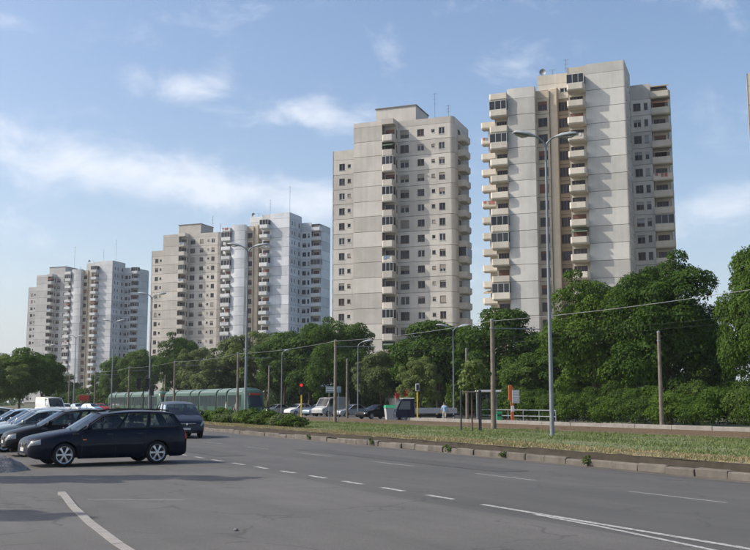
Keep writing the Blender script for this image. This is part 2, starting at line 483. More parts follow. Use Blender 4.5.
# tramway: ballast bed, two tracks of rusty rails on sleepers, low concrete wall behind
bed = structure(MB().box(34.95, 40.62, -60, 420, -.03, .07).build('tram_bed', 'ballast'))
es = MB().box(0, .16, 0, 1.97, -.02, .14).mesh('edge_stone', 'edge_dark')
for i in range(-3, 60): put(es, 'edge_stone', bed, (34.8, i * 2.0, rg.uniform(-.015, .01)), rg.uniform(-.006, .006))
for tx in (36.3, 39.05):
    for s_ in (-1, 1):
        x = tx + s_ * .72
        MB().loft([[(x - .06, y, .06), (x - .035, y, .12), (x - .035, y, .20), (x + .035, y, .20), (x + .035, y, .12), (x + .06, y, .06)] for y in (-60, 420)]).build('rail', 'rust', bed)
sl = MB().box(-1.2, 1.2, -.12, .12, .03, .10).mesh('sleeper', 'edge_dark')
for i in range(90):
    for tx in (36.3, 39.05): put(sl, 'sleeper', bed, (tx, 20 + i * .75, 0))
lw = thing('low_wall', 'low pale concrete wall running along the far side of the tram tracks', 'wall', (40.75, 0, 0))
wm_ = MB().bevel_box(-.13, .13, .01, 2.99, -.05, .40, .02).mesh('block', 'bed_concrete')
for i in range(-4, 24): put(wm_, 'block', lw, (rg.uniform(-.01, .01), i * 3.0, rg.uniform(-.01, .01)))
sheet('far_pavement', 40.9, 46.2, -60, 66, .06, 'concrete_light')
sheet('car_park', 40.7, 74, 68, 190, .012, 'old_asphalt')

# pavement corner with a pale kerb, by the camera
pts = [(3.28, 19.0), (3.2, 18.2), (2.98, 16.2), (2.80, 14), (2.68, 11.8), (2.62, 9), (2.6, 4), (2.6, -8)]
b = MB(); vs = [(-14, 19.4, .055), (3.0, 19.25, .055)] + [(x + .03, y, .055) for x, y in pts[1:]] + [(-14, -8, .055)]
b.add(vs, [tuple(range(len(vs) - 1, -1, -1))])
structure(b.build('pavement', 'old_asphalt'))
def resample(pts, step):
    out = [Vector(pts[0])]; acc = 0
    for a, c in zip(pts, pts[1:]):
        a, c = Vector(a), Vector(c); L = (c - a).length; n = max(1, round(L / step))
        for k in range(1, n + 1): out.append(a + (c - a) * k / n)
    return out
M('kerb_pale', (.25, .235, .22), .9, var=.15, scale=4, bump=.3)
pk = structure(MB().box(0, .01, 0, .01, -.02, -.01).build('pavement_kerb', 'kerb_pale'))
rs = resample(pts, .9)
for i, (a, c) in enumerate(zip(rs, rs[1:])):
    d = (c - a).normalized(); nrm = Vector((d.y, -d.x)) * -.13; a2 = a + d * .008; c2 = c - d * .008
    b = MB(); z = .066 + rg.uniform(-.004, .004)
    q = [a2, c2, c2 - nrm * -1, a2 - nrm * -1]
    b.slab([(p.x, p.y) for p in q][::-1] if True else q, -.02, z)
    b.build('kerb_stone', 'kerb_pale', pk)

# dirty gutter beside the median kerb, repair patches and a manhole in the asphalt
strip('gutter', lambda y: kerb_x(y) - .42, lambda y: kerb_x(y) + .02, .004, .006, 'gutter_dirt', amp=.0, n=300, nx=2, seed=8)
def repair(pts, name='asphalt_patch'):
    structure(MB().add([(x, y, .0065) for x, y in pts], [tuple(range(len(pts)))]).build(name, 'patch_asphalt'))
repair([(13.9, 20.2), (14.8, 20.2), (14.9, 33.0), (13.85, 33.0)])
repair([(10.0, 30.0), (11.0, 30.1), (11.0, 41.0), (9.9, 41.0)])
# ------------------------------------------------------------------ residential towers
FH = 3.0; Z0 = 1.5; JOINT = .075; TROT = R(-48.4)
def wall_mats(tag_, panel, trim):
    M('panel_' + tag_, panel, .9, var=.17, scale=.35, streak=.35, obj_var=.36, bump=.15, bump_scale=8)
    M('trim_' + tag_, trim, .9, var=.17, scale=.4, streak=.3, obj_var=.36)
wall_mats('warm', (.50, .485, .45), (.54, .495, .42))
wall_mats('beige', (.49, .46, .415), (.51, .475, .42))
wall_mats('white', (.59, .605, .63), (.58, .58, .58))
wall_mats('sand', (.48, .445, .40), (.50, .465, .415))
wall_mats('grey', (.42, .41, .40), (.44, .43, .41))
wall_mats('pale', (.52, .525, .535), (.53, .53, .525))
M('recess_tan_shaded', (.30, .235, .165), .9, var=.15, scale=.5, obj_var=.3); M('column_tan', (.47, .405, .315), .9, var=.15, scale=.5, obj_var=.3)  # recess tan carries the shade of the recess in its darker colour
M('joint', (.20, .18, .16), .95, var=.15)
M('roofing', (.17, .165, .16), .95, var=.2)
M('frame_white', (.5, .5, .48), .6); M('frame_grey', (.11, .105, .10), .6)
M('frame_brown', (.16, .085, .055), .6)
M('shutter_red', (.19, .085, .06), .8, var=.15, obj_var=.8)
M('shutter_tan', (.27, .235, .195), .8, var=.12, obj_var=.6)
M('shutter_grey', (.30, .31, .32), .8, var=.12, obj_var=.6)
PC = {}
def panel_mesh(w, h, holes=(), bulge=0.0, arc=None):
    """precast wall panel, front at y=0 looking to -y, real openings with reveals"""
    key = ('panel', round(w, 3), round(h, 3), tuple(holes), bulge, arc)
    if key in PC: return PC[key]
    T = .22; b = MB(); e = .012
    if arc:
        r = arc; n = 7; rings = []
        for k in range(n + 1):
            a = PI / 2 * k / n; s, c = math.sin(a), math.cos(a)
            rings.append([(r * s, r - r * c, 0), (r * s, r - r * c, h), ((r - T) * s, r - (r - T) * c, h), ((r - T) * s, r - (r - T) * c, 0)])
        b.loft(rings); me = b.mesh('panel', 'panel_warm', 40); PC[key] = me; return me
    if bulge:
        n = 8; rings = []
        for k in range(n + 1):
            t = k / n; y = -bulge * (1 - (2 * t - 1) ** 2)
            rings.append([(t * w, y, 0), (t * w, y, h), (t * w, T, h), (t * w, T, 0)])
        b.loft(rings); me = b.mesh('panel', 'panel_warm', 40); PC[key] = me; return me
    us = sorted({0, w} | {x for q in holes for x in q[:2]}); zs = sorted({0, h} | {z for q in holes for z in q[2:4]})
    inside = lambda u, z: any(q[0] < u < q[1] and q[2] < z < q[3] for q in holes)
    for i in range(len(us) - 1):
        for j in range(len(zs) - 1):
            if inside((us[i] + us[i + 1]) / 2, (zs[j] + zs[j + 1]) / 2): continue
            b.add([(us[i], 0, zs[j]), (us[i + 1], 0, zs[j]), (us[i + 1], 0, zs[j + 1]), (us[i], 0, zs[j + 1])], [(0, 1, 2, 3)])
    for q in list(holes):
        a, c, z0, z1 = q
        b.add([(a, 0, z0), (c, 0, z0), (c, T, z0), (a, T, z0)], [(0, 1, 2, 3)])
        b.add([(a, 0, z1), (c, 0, z1), (c, T, z1), (a, T, z1)], [(3, 2, 1, 0)])
        b.add([(a, 0, z0), (a, T, z0), (a, T, z1), (a, 0, z1)], [(0, 1, 2, 3)])
        b.add([(c, 0, z0), (c, T, z0), (c, T, z1), (c, 0, z1)], [(3, 2, 1, 0)])
    b.add([(0, 0, h), (w, 0, h), (w, T, h), (0, T, h)], [(0, 1, 2, 3)])
    b.add([(0, 0, 0), (w, 0, 0), (w, T, 0), (0, T, 0)], [(3, 2, 1, 0)])
    b.add([(0, 0, 0), (0, T, 0), (0, T, h), (0, 0, h)], [(3, 2, 1, 0)])
    b.add([(w, 0, 0), (w, T, 0), (w, T, h), (w, 0, h)], [(0, 1, 2, 3)])
    me = b.mesh('panel', 'panel_warm'); PC[key] = me
    return me
def window_mesh(w, h, shut, frame, shutter):
    key = ('win', round(w, 3), round(h, 3), shut, frame, shutter)
    if key in PC: return PC[key]
    b = MB(); f = .07
    b.mat(0).box(0, f, .09, .16, 0, h).box(w - f, w, .09, .16, 0, h).box(f, w - f, .09, .16, 0, f).box(f, w - f, .09, .16, h - f, h)
    if w > .9: b.box(w / 2 - .05, w / 2 + .05, .09, .16, f, h - f)
    if w > 1.9: b.box(w * .25 - .03, w * .25 + .03, .1, .16, f, h - f).box(w * .75 - .03, w * .75 + .03, .1, .16, f, h - f)
    b.mat(1).box(f, w - f, .135, .15, f, h - f)
    if shut > 0:
        z = h - f - (h - 2 * f) * shut; n = max(2, int((h * shut) / .11)); rings = []
        for k in range(n):       # roller shutter, slat by slat
            za = z + (h - f - z) * k / n; zb = z + (h - f - z) * (k + 1) / n
            rings += [[(.01, .075, za), (w - .01, .075, za), (w - .01, .088, za), (.01, .088, za)], [(.01, .06, (za + zb) / 2), (w - .01, .06, (za + zb) / 2), (w - .01, .088, (za + zb) / 2), (.01, .088, (za + zb) / 2)]]
        rings.append([(.01, .075, h - f), (w - .01, .075, h - f), (w - .01, .088, h - f), (.01, .088, h - f)])
        b.mat(2).loft(rings)
    b.mat(0).box(-.05, w + .05, -.06, .1, -.06, 0)
    me = b.mesh('window', [frame, 'tower_glass', shutter]); PC[key] = me
    return me
def balcony_mesh(w, d, ends, ph=1.02, drop=.22, cham=.28):
    """concrete balcony tray: floor slab, chamfered parapet; local y from -d (front) to 0 (wall). ends: which ends are open-air (left,right)"""
    key = ('balc', round(w, 3), round(d, 3), ends, ph, drop)
    if key in PC: return PC[key]
    l = cham if ends[0] else 0; r = cham if ends[1] else 0
    out = [(0, 0), (0, -d + l), (l, -d), (w - r, -d), (w, -d + r), (w, 0)]
    t = .12
    inn = [(t, 0), (t, -d + max(l, t) + .02), (max(l, t) + .02, -d + t), (w - max(r, t) - .02, -d + t), (w - t, -d + max(r, t) + .02), (w - t, 0)]
    if not l: out[1] = (0, -d + .001)
    if not r: out[4] = (w, -d + .001)
    b = MB()
    lo = [(x * .96 + w * .02, y * .92) for x, y in out]
    rings = [[(x, y, -drop) for x, y in lo], [(x, y, -drop + .22) for x, y in out], [(x, y, ph) for x, y in out], [(x, y, ph) for x, y in inn], [(x, y, 0) for x, y in inn]]
    b.loft(rings, True, True)
    me = b.mesh('balcony', 'trim_warm'); PC[key] = me
    return me
def glazing_mesh(w, d, h=1.68):
    key = ('glz', round(w, 3), round(d, 3))
    if key in PC: return PC[key]
    b = MB(); n = 3; f = .07; b.mat(0)
    for y in (-d + .03,):
        for k in range(n + 1): b.box(w * k / n - (f if k == n else 0), w * k / n + (0 if k == n else f), y, y + .07, 0, h)
        b.box(f, w - f, y + .001, y + .069, h - f, h).box(f, w - f, y + .001, y + .069, 0, f)
        b.mat(1).box(.08, w - .08, y + .03, y + .045, .08, h - .08).mat(0)
    for x in (0, w - f): b.box(x + .001, x + f - .001, -.07, 0, 0, h); b.mat(1).box(x + .02, x + .04, -d + .08, -.02, .05, h - .05).mat(0)
    me = b.mesh('balcony_glazing', ['frame_white', 'tower_glass']); PC[key] = me
    return me

M('awning_tan', (.36, .30, .21), .9, var=.1); M('awning_green', (.12, .17, .11), .9, var=.1); M('awning_rust', (.28, .13, .07), .9, var=.1)
M('linen_white', (.55, .55, .55), .9); M('linen_blue', (.2, .27, .4), .9); M('linen_red', (.35, .12, .1), .9)
def awning_mesh(w, d):
    key = ('awn', round(w, 3), round(d, 3))
    if key not in PC:
        b = MB(); b.loft([[(x, -.05, 2.55), (x, -d * .98, 2.0), (x, -d * .98, 1.82), (x, -d * .95, 1.82), (x, -d * .95, 1.98), (x, -.05, 2.52)] for x in (.12, w - .12)])
        PC[key] = b.mesh('awning', 'awning_tan')
    return PC[key]
def laundry_mesh(w, d, k):
    """washing hung over the parapet rail"""
    key = ('wash', round(w, 3), round(d, 3), k)
    if key not in PC:
        rr = random.Random(k + int(w * 10)); b = MB(); x = .35
        while x < w - .8:
            ww = rr.uniform(.3, .6); b.mat(rr.randrange(3)).box(x, x + ww, -d - .06, -d - .03, 1.03 - rr.uniform(.35, .7), 1.04); x += ww + rr.uniform(.05, .6)
        b.mat(0).box(.25, w - .25, -d - .075, -d - .02, 1.04, 1.06)
        PC[key] = b.mesh('washing', ['linen_white', 'linen_blue', 'linen_red'])
    return PC[key]
class Tower:
    def __init__(s, label, loc, mat, seed, group):
        s.root = thing('apartment_tower', label, 'tower', loc, TROT, group); s.mat = mat; s.rg = random.Random(seed); s.p = 'panel_' + mat; s.t = 'trim_' + mat
    def part(s, me, u, v, z, rz=0, mat=None, name=None):
        return put(me, name or me.name.split('.')[0], s.root, (u, v, z), rz, mat)
    def face(s, u, v, rz, w, n, holes=(), cap=0.0, trim=False, bulge=0.0, arc=None, frame='frame_white', shutter='shutter_tan', pshut=.55, n0=0, skin=None):
        mat = skin or (s.t if trim else s.p)
        me = panel_mesh(w, FH - JOINT, holes, bulge, arc)
        c, sn = math.cos(rz), math.sin(rz)
        for i in range(n0, n):
            z = Z0 + i * FH
            s.part(me, u, v, z + JOINT, rz, mat)
            for q in holes:
                r = s.rg.random()
                sh = 0 if r > pshut else s.rg.choice((.25, .35, .6, 1.0))
                fr = frame if frame != 'frame_white' else s.rg.choice(('frame_grey', 'frame_brown', 'frame_grey', 'frame_white'))
                s.part(window_mesh(q[1] - q[0], q[3] - q[2], sh, fr, shutter), u + c * q[0], v + sn * q[0], z + JOINT + q[2], rz)
        if cap:
            s.part(panel_mesh(w, cap, (), bulge, arc), u, v, Z0 + n * FH + JOINT * .6, rz, mat)
    def balconies(s, u, v, rz, w, d, n, ends, n0=1, pglaze=.12, glaze=(), drop=.22):
        me = balcony_mesh(w, d, ends, drop=drop); gl = glazing_mesh(w, d)
        for i in range(n0, n):
            z = Z0 + i * FH + JOINT
            s.part(me, u, v, z, rz, s.t)
            q = s.rg.random()
            if i in glaze or q < pglaze: s.part(gl, u, v, z + 1.02, rz)
            elif q < pglaze + .10: s.part(awning_mesh(w, d), u, v, z, rz, s.rg.choice(('awning_tan', 'awning_green', 'awning_tan', 'awning_rust')))
            elif q < pglaze + .22: s.part(laundry_mesh(w, d, s.rg.randrange(3)), u, v, z, rz)
        return s
    def block(s, boxes, name='core', mat='joint'):
        b = MB()
        for q in boxes: b.box(*q)
        return b.build(name, mat, s.root)
    def mast(s, u, v, z, h, arms=3):
        b = MB(); b.tube([(u, v, z), (u, v, z + h)], .045, 5)
        for k in range(arms):
            zz = z + h * (.97 - .16 * k); L = .55 - .08 * k
            b.tube([(u - L, v, zz), (u + L, v, zz)], .02, 4)
            for j in (-1, 0, 1): b.tube([(u + j * L * .7, v - .3, zz), (u + j * L * .7, v + .3, zz)], .015, 4)
        b.build('antenna', 'galvanised', s.root)
    def dish(s, u, v, z, r=.55):
        b = MB(); b.tube([(u, v, z), (u, v, z + 1.2)], .05, 6)
        prof = [(.02, .0)] + [(r * k / 5, -.28 * (k / 5) ** 2 * r) for k in range(1, 6)] + [(r, -.28 * r + .03)] + [(r * k / 5, -.28 * (k / 5) ** 2 * r + .03) for k in range(4, 0, -1)]
        b.lathe([(a, h) for a, h in prof], 12, 'y', (u, v - .1, z + 1.2))
        b.build('satellite_dish', 'galvanised', s.root, smooth=40)

def tower_a(label, loc, mat, seed, group):
    """stepped slab with a tall blank fin, balcony columns and a set-back wing"""
    t = Tower(label, loc, mat, seed, group); H = PI / 2
    t.block([(-6.5, -.2, .2, 9, 0, 60.0), (-9.7, -6.45, .8, 9.05, 0, 59.9), (-15.5, -9.65, 3.4, 12, 0, 59.95), (-20.4, -13.5, 1.6, 14, 0, 57.0), (-20.35, -15.95, .25, 1.65, 0, 57.05),
             (-23.0, -20.3, 1.2, 13.9, 0, 57.0), (-.3, 6.1, 9.8, 17, 0, 57.6), (-.35, 3.3, 8.62, 9.85, 0, 57.65), (-26.0, -22.9, 8.2, 14.1, 0, 53.8), (-13.45, -12.0, 2.2, 3.5, 0, 57.4)])
    NF, NW = 19, 18
    t.face(-6.7, 0, 0, 6.7, NF, cap=1.75)
    t.face(0, .0, H, 8.4, NF, [(1.5, 2.1, 1.0, 2.2), (3.4, 4.0, 1.0, 2.2), (6.3, 7.3, .9, 2.3)], cap=1.75, pshut=.25, frame='frame_brown')
    t.face(0, 8.4, 0, 3.5, NW, [(.4, 1.7, .85, 2.25), (2.2, 2.95, .85, 2.25)], cap=2.7, pshut=.45, shutter='shutter_grey')
    t.face(3.5, 9.6, 0, 2.8, NW, [(.3, 2.3, .08, 2.3)], cap=2.0, trim=True, pshut=.25, frame='frame_brown', shutter='shutter_red')
    t.face(6.3, 9.6, H, 7.4, NW, cap=2.0)
    t.balconies(3.5, 9.6, 0, 3.3, 1.75, NW + 1, (False, True))
    t.face(-9.85, .6, 0, 3.15, NF - 1, [(.3, 2.6, .08, 2.3)], cap=4.7, trim=True, pshut=.2, frame='frame_brown', shutter='shutter_red')
    t.balconies(-9.7, .6, 0, 3.0, 2.4, NF, (True, True), glaze=(NF - 1,), pglaze=.08)
    t.face(-9.85, 3.2, -H, 2.6, NF - 1, cap=4.7, trim=True)
    t.face(-12.2, 3.2, 0, 2.35, NF - 1, [(.1, 2.27, .75, 2.4)], skin='recess_tan_shaded', pshut=.1, frame='frame_brown')
    b = MB(); b.bevel_box(-13.42, -12.05, 1.75, 2.6, 0, 57.3, .12)
    b.build('stair_pier', 'column_tan', t.root)
    t.face(-15.7, 1.4, 0, 2.3, NW, [(.3, 1.95, .7, 2.3)], cap=1.3, skin='column_tan', pshut=.5, frame='frame_brown', shutter='shutter_red')
    t.face(-15.7, 3.2, 0, 5.85, NF, [(4.0, 5.5, 1.2, 2.0)], n0=NF - 1, trim=True, cap=1.75)
    t.face(-20.6, 0, 0, 4.9, NW, cap=1.9, bulge=.12 if seed == 1 else .35)
    t.face(-15.7, .005, H, 1.39, NW, cap=1.9)
    t.face(-23.2, 1.0, 0, 2.6, NW, [(.3, 2.2, .08, 2.3)], cap=1.2, trim=True, pshut=.25, frame='frame_brown', shutter='shutter_red')
    t.balconies(-23.75, 1.0, 0, 3.15, 1.9, NW + 1, (True, False), glaze=(NW - 1, 6))
    t.face(-23.2, 8.0, -H, 7.0, NW, cap=1.2)
    t.face(-26.2, 8.0, 0, 3.0, NW - 1, [(.4, 2.4, .08, 2.3)], cap=1.2, trim=True, pshut=.4)
    t.balconies(-27.2, 8.0, 0, 3.2, 1.8, NW, (True, True))
    # roofs and plant
    b = MB(); b.box(-6.6, -.1, .1, 9.05, 60.0, 60.12).box(-20.5, -15.8, .3, 13.9, 57.05, 57.15).box(-.2, 6.2, 8.7, 17, 57.66, 57.75)
    b.build('roof', 'roofing', t.root)
    t.mast(-11.5, 9, 59.9, 5.0 if seed == 1 else 7); t.mast(-3, 6, 60.1, 2.2 if seed == 1 else 10, 2)
    t.dish(-14.9, 4.2, 60.0, .62); t.mast(-13.2, 4.4, 60.0, 1.6, 1)
    return t
def tower_b(label, loc, mat, seed, group):
    """slab with stepped left wing, one balcony column, set-back window wall with a rounded corner"""
    t = Tower(label, loc, mat, seed, group); H = PI / 2
    t.block([(-5.8, -.1, .2, 12, 0, 56.0), (-.2, 2.2, 1.5, 12.05, 0, 56.0), (2.1, 13.0, 2.82, 14, 0, 56.4), (-10.6, -5.75, 1.0, 11, 0, 51.0), (12.9, 13.6, 3.6, 13.2, 0, 56.4), (12.8, 13.3, 3.0, 3.7, 0, 56.35)])
    NM, NWG = 18, 16
    t.face(-10.8, .8, 0, 4.8, NWG, [(1.4, 2.6, .9, 2.2), (3.2, 3.9, 1.25, 2.0)], cap=1.95, pshut=.4)
    t.face(-10.8, 8.0, -H, 7.2, NWG, cap=1.95)
    t.face(-6, 0, 0, 6, NM, cap=.95)
    t.face(0, 1.3, 0, 2.4, NM, [(.25, 2.15, .08, 2.3)], cap=.9, trim=True, pshut=.25, frame='frame_brown', shutter='shutter_red')
    t.balconies(0.02, 1.3, 0, 2.36, 1.55, NM, (True, True), pglaze=.2, drop=.4)
    me = panel_mesh(1.3, FH - JOINT, [(.25, .85, .7, 2.3)])
    t.face(2.4, 1.305, H, 1.295, NM, [(.3, .95, .7, 2.3)], cap=1.2, frame='frame_brown', pshut=.2)
    b = MB(); b.box(-.05, 2.45, -.3, 1.5, 55.65, 56.7); b.build('balcony_canopy', t.t, t.root)
    t.face(2.4, 2.6, 0, 10.6, NM, [(.45, 2.25, .7, 2.3), (4.0, 5.4, .85, 2.2), (6.9, 7.6, 1.3, 2.0), (8.4, 9.6, .85, 2.2)], cap=1.25, pshut=.55)
    t.face(13.0, 2.6, 0, .8, NM, arc=.8, cap=1.25)
    t.face(13.8, 3.4, H, 9.9, NM, [(2.0, 4.0, .08, 2.3)], cap=1.25, pshut=.4, frame='frame_brown')
    t.balconies(13.8, 5.2, H, 4.0, 1.6, NM, (True, True))
    b = MB(); b.box(-3, 5.5, 4.5, 12.5, 55.9, 60.3); b.build('lift_house', t.p, t.root)
    b = MB(); b.box(-3.15, 5.65, 4.35, 12.65, 60.3, 60.5).box(2.4, 13.5, 3.5, 13.2, 56.4, 56.5).box(-5.9, 2.3, .3, 12, 56.05, 56.15); b.build('roof', 'roofing', t.root)
    t.mast(9, 6, 56.4, 6.5 if seed < 5 else 13); t.mast(11.5, 7, 56.4, 4.0)
    return t
GT = 'apartment towers standing in a row beside the road'
def cam_at(px, py, D):
    """world point seen at that pixel of the 750 px photograph, at horizontal distance D"""
    x = (px - 375) / 980; yv = (275 - py) / 980
    t = D / (math.cos(PITCH) - yv * math.sin(PITCH)); X = x * t
    return (X * math.cos(YAW) + D * math.sin(YAW), -X * math.sin(YAW) + D * math.cos(YAW), 0)
tower_a('tall warm grey tower rising behind the two big dense round trees', cam_at(624, 62, 163), 'warm', 1, GT)
tower_b('beige tower with one balcony column and a rounded corner, beside the tall warm grey tower', cam_at(382, 120, 187), 'beige', 2, GT)
tower_a('bluish white tower standing between two beige towers', cam_at(290, 212, 300), 'white', 3, GT)
tower_b('sand coloured tower directly beside the bluish white tower', cam_at(179, 236, 318), 'sand', 4, GT)
tower_a('small far pale tower with a tall mast on its roof, overlapping a grey tower', cam_at(113, 262, 405), 'pale', 5, GT)
tower_b('grey far tower at the end of the row, half hidden by a pale tower', cam_at(48, 276, 422), 'grey', 6, GT)
tower_b('sand coloured tower beyond the dark tree at the open end of the hedge', cam_at(824, 60, 140), 'sand', 7, GT)
# ------------------------------------------------------------------ cars
def paint(name, c, metallic=.35, rough=.32):
    return M(name, c, rough, var=.06, scale=2.0, metallic=metallic, coat=1.0 if sum(c) > .2 else .28, spec=.1)
paint('paint_navy', (.004, .006, .016), 0, .4); paint('paint_black', (.006, .006, .008), 0, .4); paint('paint_silver', (.42, .44, .45), .6)
paint('paint_blue', (.035, .055, .13)); paint('paint_white', (.72, .72, .70), .0); paint('paint_sky', (.26, .36, .46), .4); paint('paint_green', (.27, .32, .31), .5)
paint('paint_dullwhite', (.42, .42, .41), 0); paint('paint_red', (.3, .02, .02), .1); paint('paint_mpv', (.022, .028, .045), .2); paint('paint_grey', (.12, .125, .13), .4)
paint('paint_dkgrey', (.055, .055, .06), .4)

def wheel_meshes(r, w=.2):
    key = ('wheel', r, w)
    if key in PC: return PC[key]
    b = MB(); prof = [(r * .70, -w / 2), (r * .86, -w / 2), (r * .97, -w * .36), (r, -w * .2), (r, w * .2), (r * .97, w * .36), (r * .86, w / 2), (r * .72, w / 2), (r * .7, w * .3), (r * .7, -w * .3)]
    b.lathe(prof + [prof[0]], 28, 'y', caps=False)
    ty = b.mesh('tyre', 'tyre', 40)
    b = MB(); b.mat(1).lathe([(.001, w * .1), (r * .70, w * .1), (r * .70, -w * .3), (.001, -w * .3)], 24, 'y')
    b.mat(0).lathe([(r * .62, w * .12), (r * .72, w * .12), (r * .735, w * .5), (r * .68, w * .47), (r * .62, w * .3), (r * .62, w * .12)], 28, 'y', caps=False)
    n = 6
    for k in range(n):
        a = 2 * PI * k / n; d = Vector((math.cos(a), 0, math.sin(a))); q = Vector((-math.sin(a), 0, math.cos(a)))
        rings = []
        for rr, hw, yo in ((r * .1, r * .07, w * .40), (r * .38, r * .065, w * .42), (r * .65, r * .12, w * .36)):
            c = d * rr
            rings.append([tuple(c - q * hw + Vector((0, w * .14, 0))), tuple(c - q * hw + Vector((0, yo, 0))), tuple(c + q * hw + Vector((0, yo, 0))), tuple(c + q * hw + Vector((0, w * .14, 0)))])
        b.loft(rings)
    b.lathe([(.001, w * .44), (r * .13, w * .44), (r * .16, w * .36), (r * .16, w * .12), (.001, w * .12)], 14, 'y')
    rim = b.mesh('rim', ['alloy', 'black_trim'], 35)
    PC[key] = (ty, rim)
    return PC[key]

def make_car(name, label, p, paint_name, loc, rz, group=None, seed=0, detail=True):
    """p: L W H wb fo r sill hood[(x from nose, z)] belt(z front,z rear) A0 A1 R1 R0 (x from nose) zroof wins; local +x = nose"""
    root = thing(name, label, p.get('cat', 'car'), loc, rz, group)
    L, W, H, wb, fo, r = p['L'], p['W'], p['H'], p['wb'], p['fo'], p['r']
    X = lambda d: L / 2 - d
    xf, xr = X(fo), X(fo + wb)
    ar = r + .055
    topd = [(X(d), z) for d, z in p['top']]; topd.sort()
    tx = [q[0] for q in topd]; tz = [q[1] for q in topd]
    def zt(x): return float(np.interp(x, tx, tz))
    def hw(x):
        w = W / 2
        t = max(0, (x - (L / 2 - .75)) / .75); u = max(0, (-(L / 2 - .5) - x) / .5)
        return w * (1 - p.get('nose', .2) * t ** 2.4 - p.get('tailw', .1) * u ** 2.4)
    def zb(x):
        z = p['sill']
        e = L / 2 - abs(x)
        if e < .25: z += (.25 - e) * .25
        for xw in (xf, xr):
            d = abs(x - xw)
            if d < ar: z = max(z, r + math.sqrt(ar * ar - d * d) - .02)
        return z
    KS = [0, .12, .34, .62, .84, .95, 1.0]; WF = [.93, .975, 1.0, .995, .965, .93, .88]
    def side(x, k):
        """point on the body side, k 0 (sill) .. 1 (shoulder)"""
        b0, t0 = zb(x), zt(x)
        full0 = p['sill']
        z = b0 + (t0 - b0) * k
        kk = (z - full0) / max(.05, t0 - full0)
        e = L / 2 - abs(x); sh = float(np.interp(e, [0, .02, .06, .12, .2], [.70, .82, .92, .975, 1])); sw = float(np.interp(e, [0, .02, .06, .12], [.90, .95, .98, 1]))
        zc = p['sill'] + (p['top'][1][1] - p['sill']) * .55
        return Vector((x, hw(x) * float(np.interp(kk, KS, WF)) * sw, zc + (z - zc) * sh))
    xs = set(np.linspace(-L / 2 + .30, L / 2 - .30, 26).tolist())
    for e in (0, .02, .06, .12, .2): xs |= {L / 2 - e, -L / 2 + e}
    for xw in (xf, xr):
        for a in np.linspace(0, PI, 15): xs.add(xw + ar * 1.0005 * math.cos(a))
    xs |= {x for x in tx if -L / 2 < x < L / 2}
    xs = sorted(xs)
    xs = [x for i, x in enumerate(xs) if i == 0 or x - xs[i - 1] > .006]
    A0, R0 = X(p['A0']), X(p['R0'])
    rings = []
    kk = [0, .06, .14, .28, .45, .62, .76, .88, .95, 1.0]
    for x in xs:
        h = [side(x, k) for k in kk]; zc = h[-1].z; wc = h[-1].y
        crown = .035 if x > A0 or x < R0 else -.0
        half = [(q.x, q.y, q.z) for q in h] + [(x, wc * .8, zc + .02 + crown * .4), (x, wc * .45, zc + .022 + crown), (x, 0, zc + .024 + crown * 1.2)]
        rings.append(half + [(a, -c, d) for a, c, d in half[-2::-1]])
    n = len(rings[0]); b = MB()
    vs = [q for rg_ in rings for q in rg_]; nk = len(kk)
    b.v = list(vs)
    for j in range(len(rings) - 1):
        xm = (xs[j] + xs[j + 1]) / 2
        for i in range(n - 1):
            deck = nk - 1 < i + .5 < n - nk and R0 - .02 < xm < A0 + .02
            b.f.append((j * n + i, (j + 1) * n + i, (j + 1) * n + i + 1, j * n + i + 1)); b.m.append(1 if deck else 0)
    b.f.append(tuple(range(n))); b.m.append(0); b.f.append(tuple((len(rings) - 1) * n + i for i in range(n - 1, -1, -1))); b.m.append(0)
    b.f = [tuple(reversed(f)) for f in b.f]
    b.build('body', [paint_name, 'interior'], root, smooth=42)
    # underbody and wheel houses
    b = MB(); b.box(-L / 2 + .25, L / 2 - .25, -W / 2 + .26, W / 2 - .26, p['sill'] + .02, p['sill'] + .30)
    b.build('underbody', 'black_trim', root)
    # cabin shell with real window openings
    A1, R1 = X(p['A1']), X(p['R1']); zr = p['zr']; 
    wbase = lambda x: hw(x) * .885
    wroof = W / 2 * p.get('roofw', .72)
    def S(s, t, sgn):
        xa = A0 + (A1 - A0) * t; xb = R0 + (R1 - R0) * t
        x = xa + (xb - xa) * s
        z0 = zt(x) + .01 if xb < x < xa else zt(x)
        z0 = zt(A0 + (R0 - A0) * s) + .005
        zt_ = zr[0] + (zr[2] - zr[0]) * s + (zr[1] - (zr[0] + zr[2]) / 2) * 4 * s * (1 - s)
        y = wbase(max(min(x, A0), R0)) * (1 - t) + wroof * (1 - .03 * (2 * s - 1) ** 2) * t + .025 * math.sin(PI * t)
        return Vector((x, sgn * y, z0 + (zt_ - z0) * t))
    wins = p['wins']; T0, T1 = .07, .88
    tcab = MB(); panes = []
    for sgn in (1, -1):
        ss = sorted({0, 1} | {q for w_ in wins for q in w_} | set(np.linspace(0, 1, 9).tolist())); ts = [0, T0, .35, .62, T1, 1]
        for i in range(len(ss) - 1):
            for j in range(len(ts) - 1):
                sm = (ss[i] + ss[i + 1]) / 2
                if 0 < j < len(ts) - 2 and any(w_[0] < sm < w_[1] for w_ in wins): continue
                q = [S(ss[i], ts[j], sgn), S(ss[i + 1], ts[j], sgn), S(ss[i + 1], ts[j + 1], sgn), S(ss[i], ts[j + 1], sgn)]
                tcab.add([tuple(a) for a in q], [(0, 1, 2, 3) if sgn < 0 else (3, 2, 1, 0)])
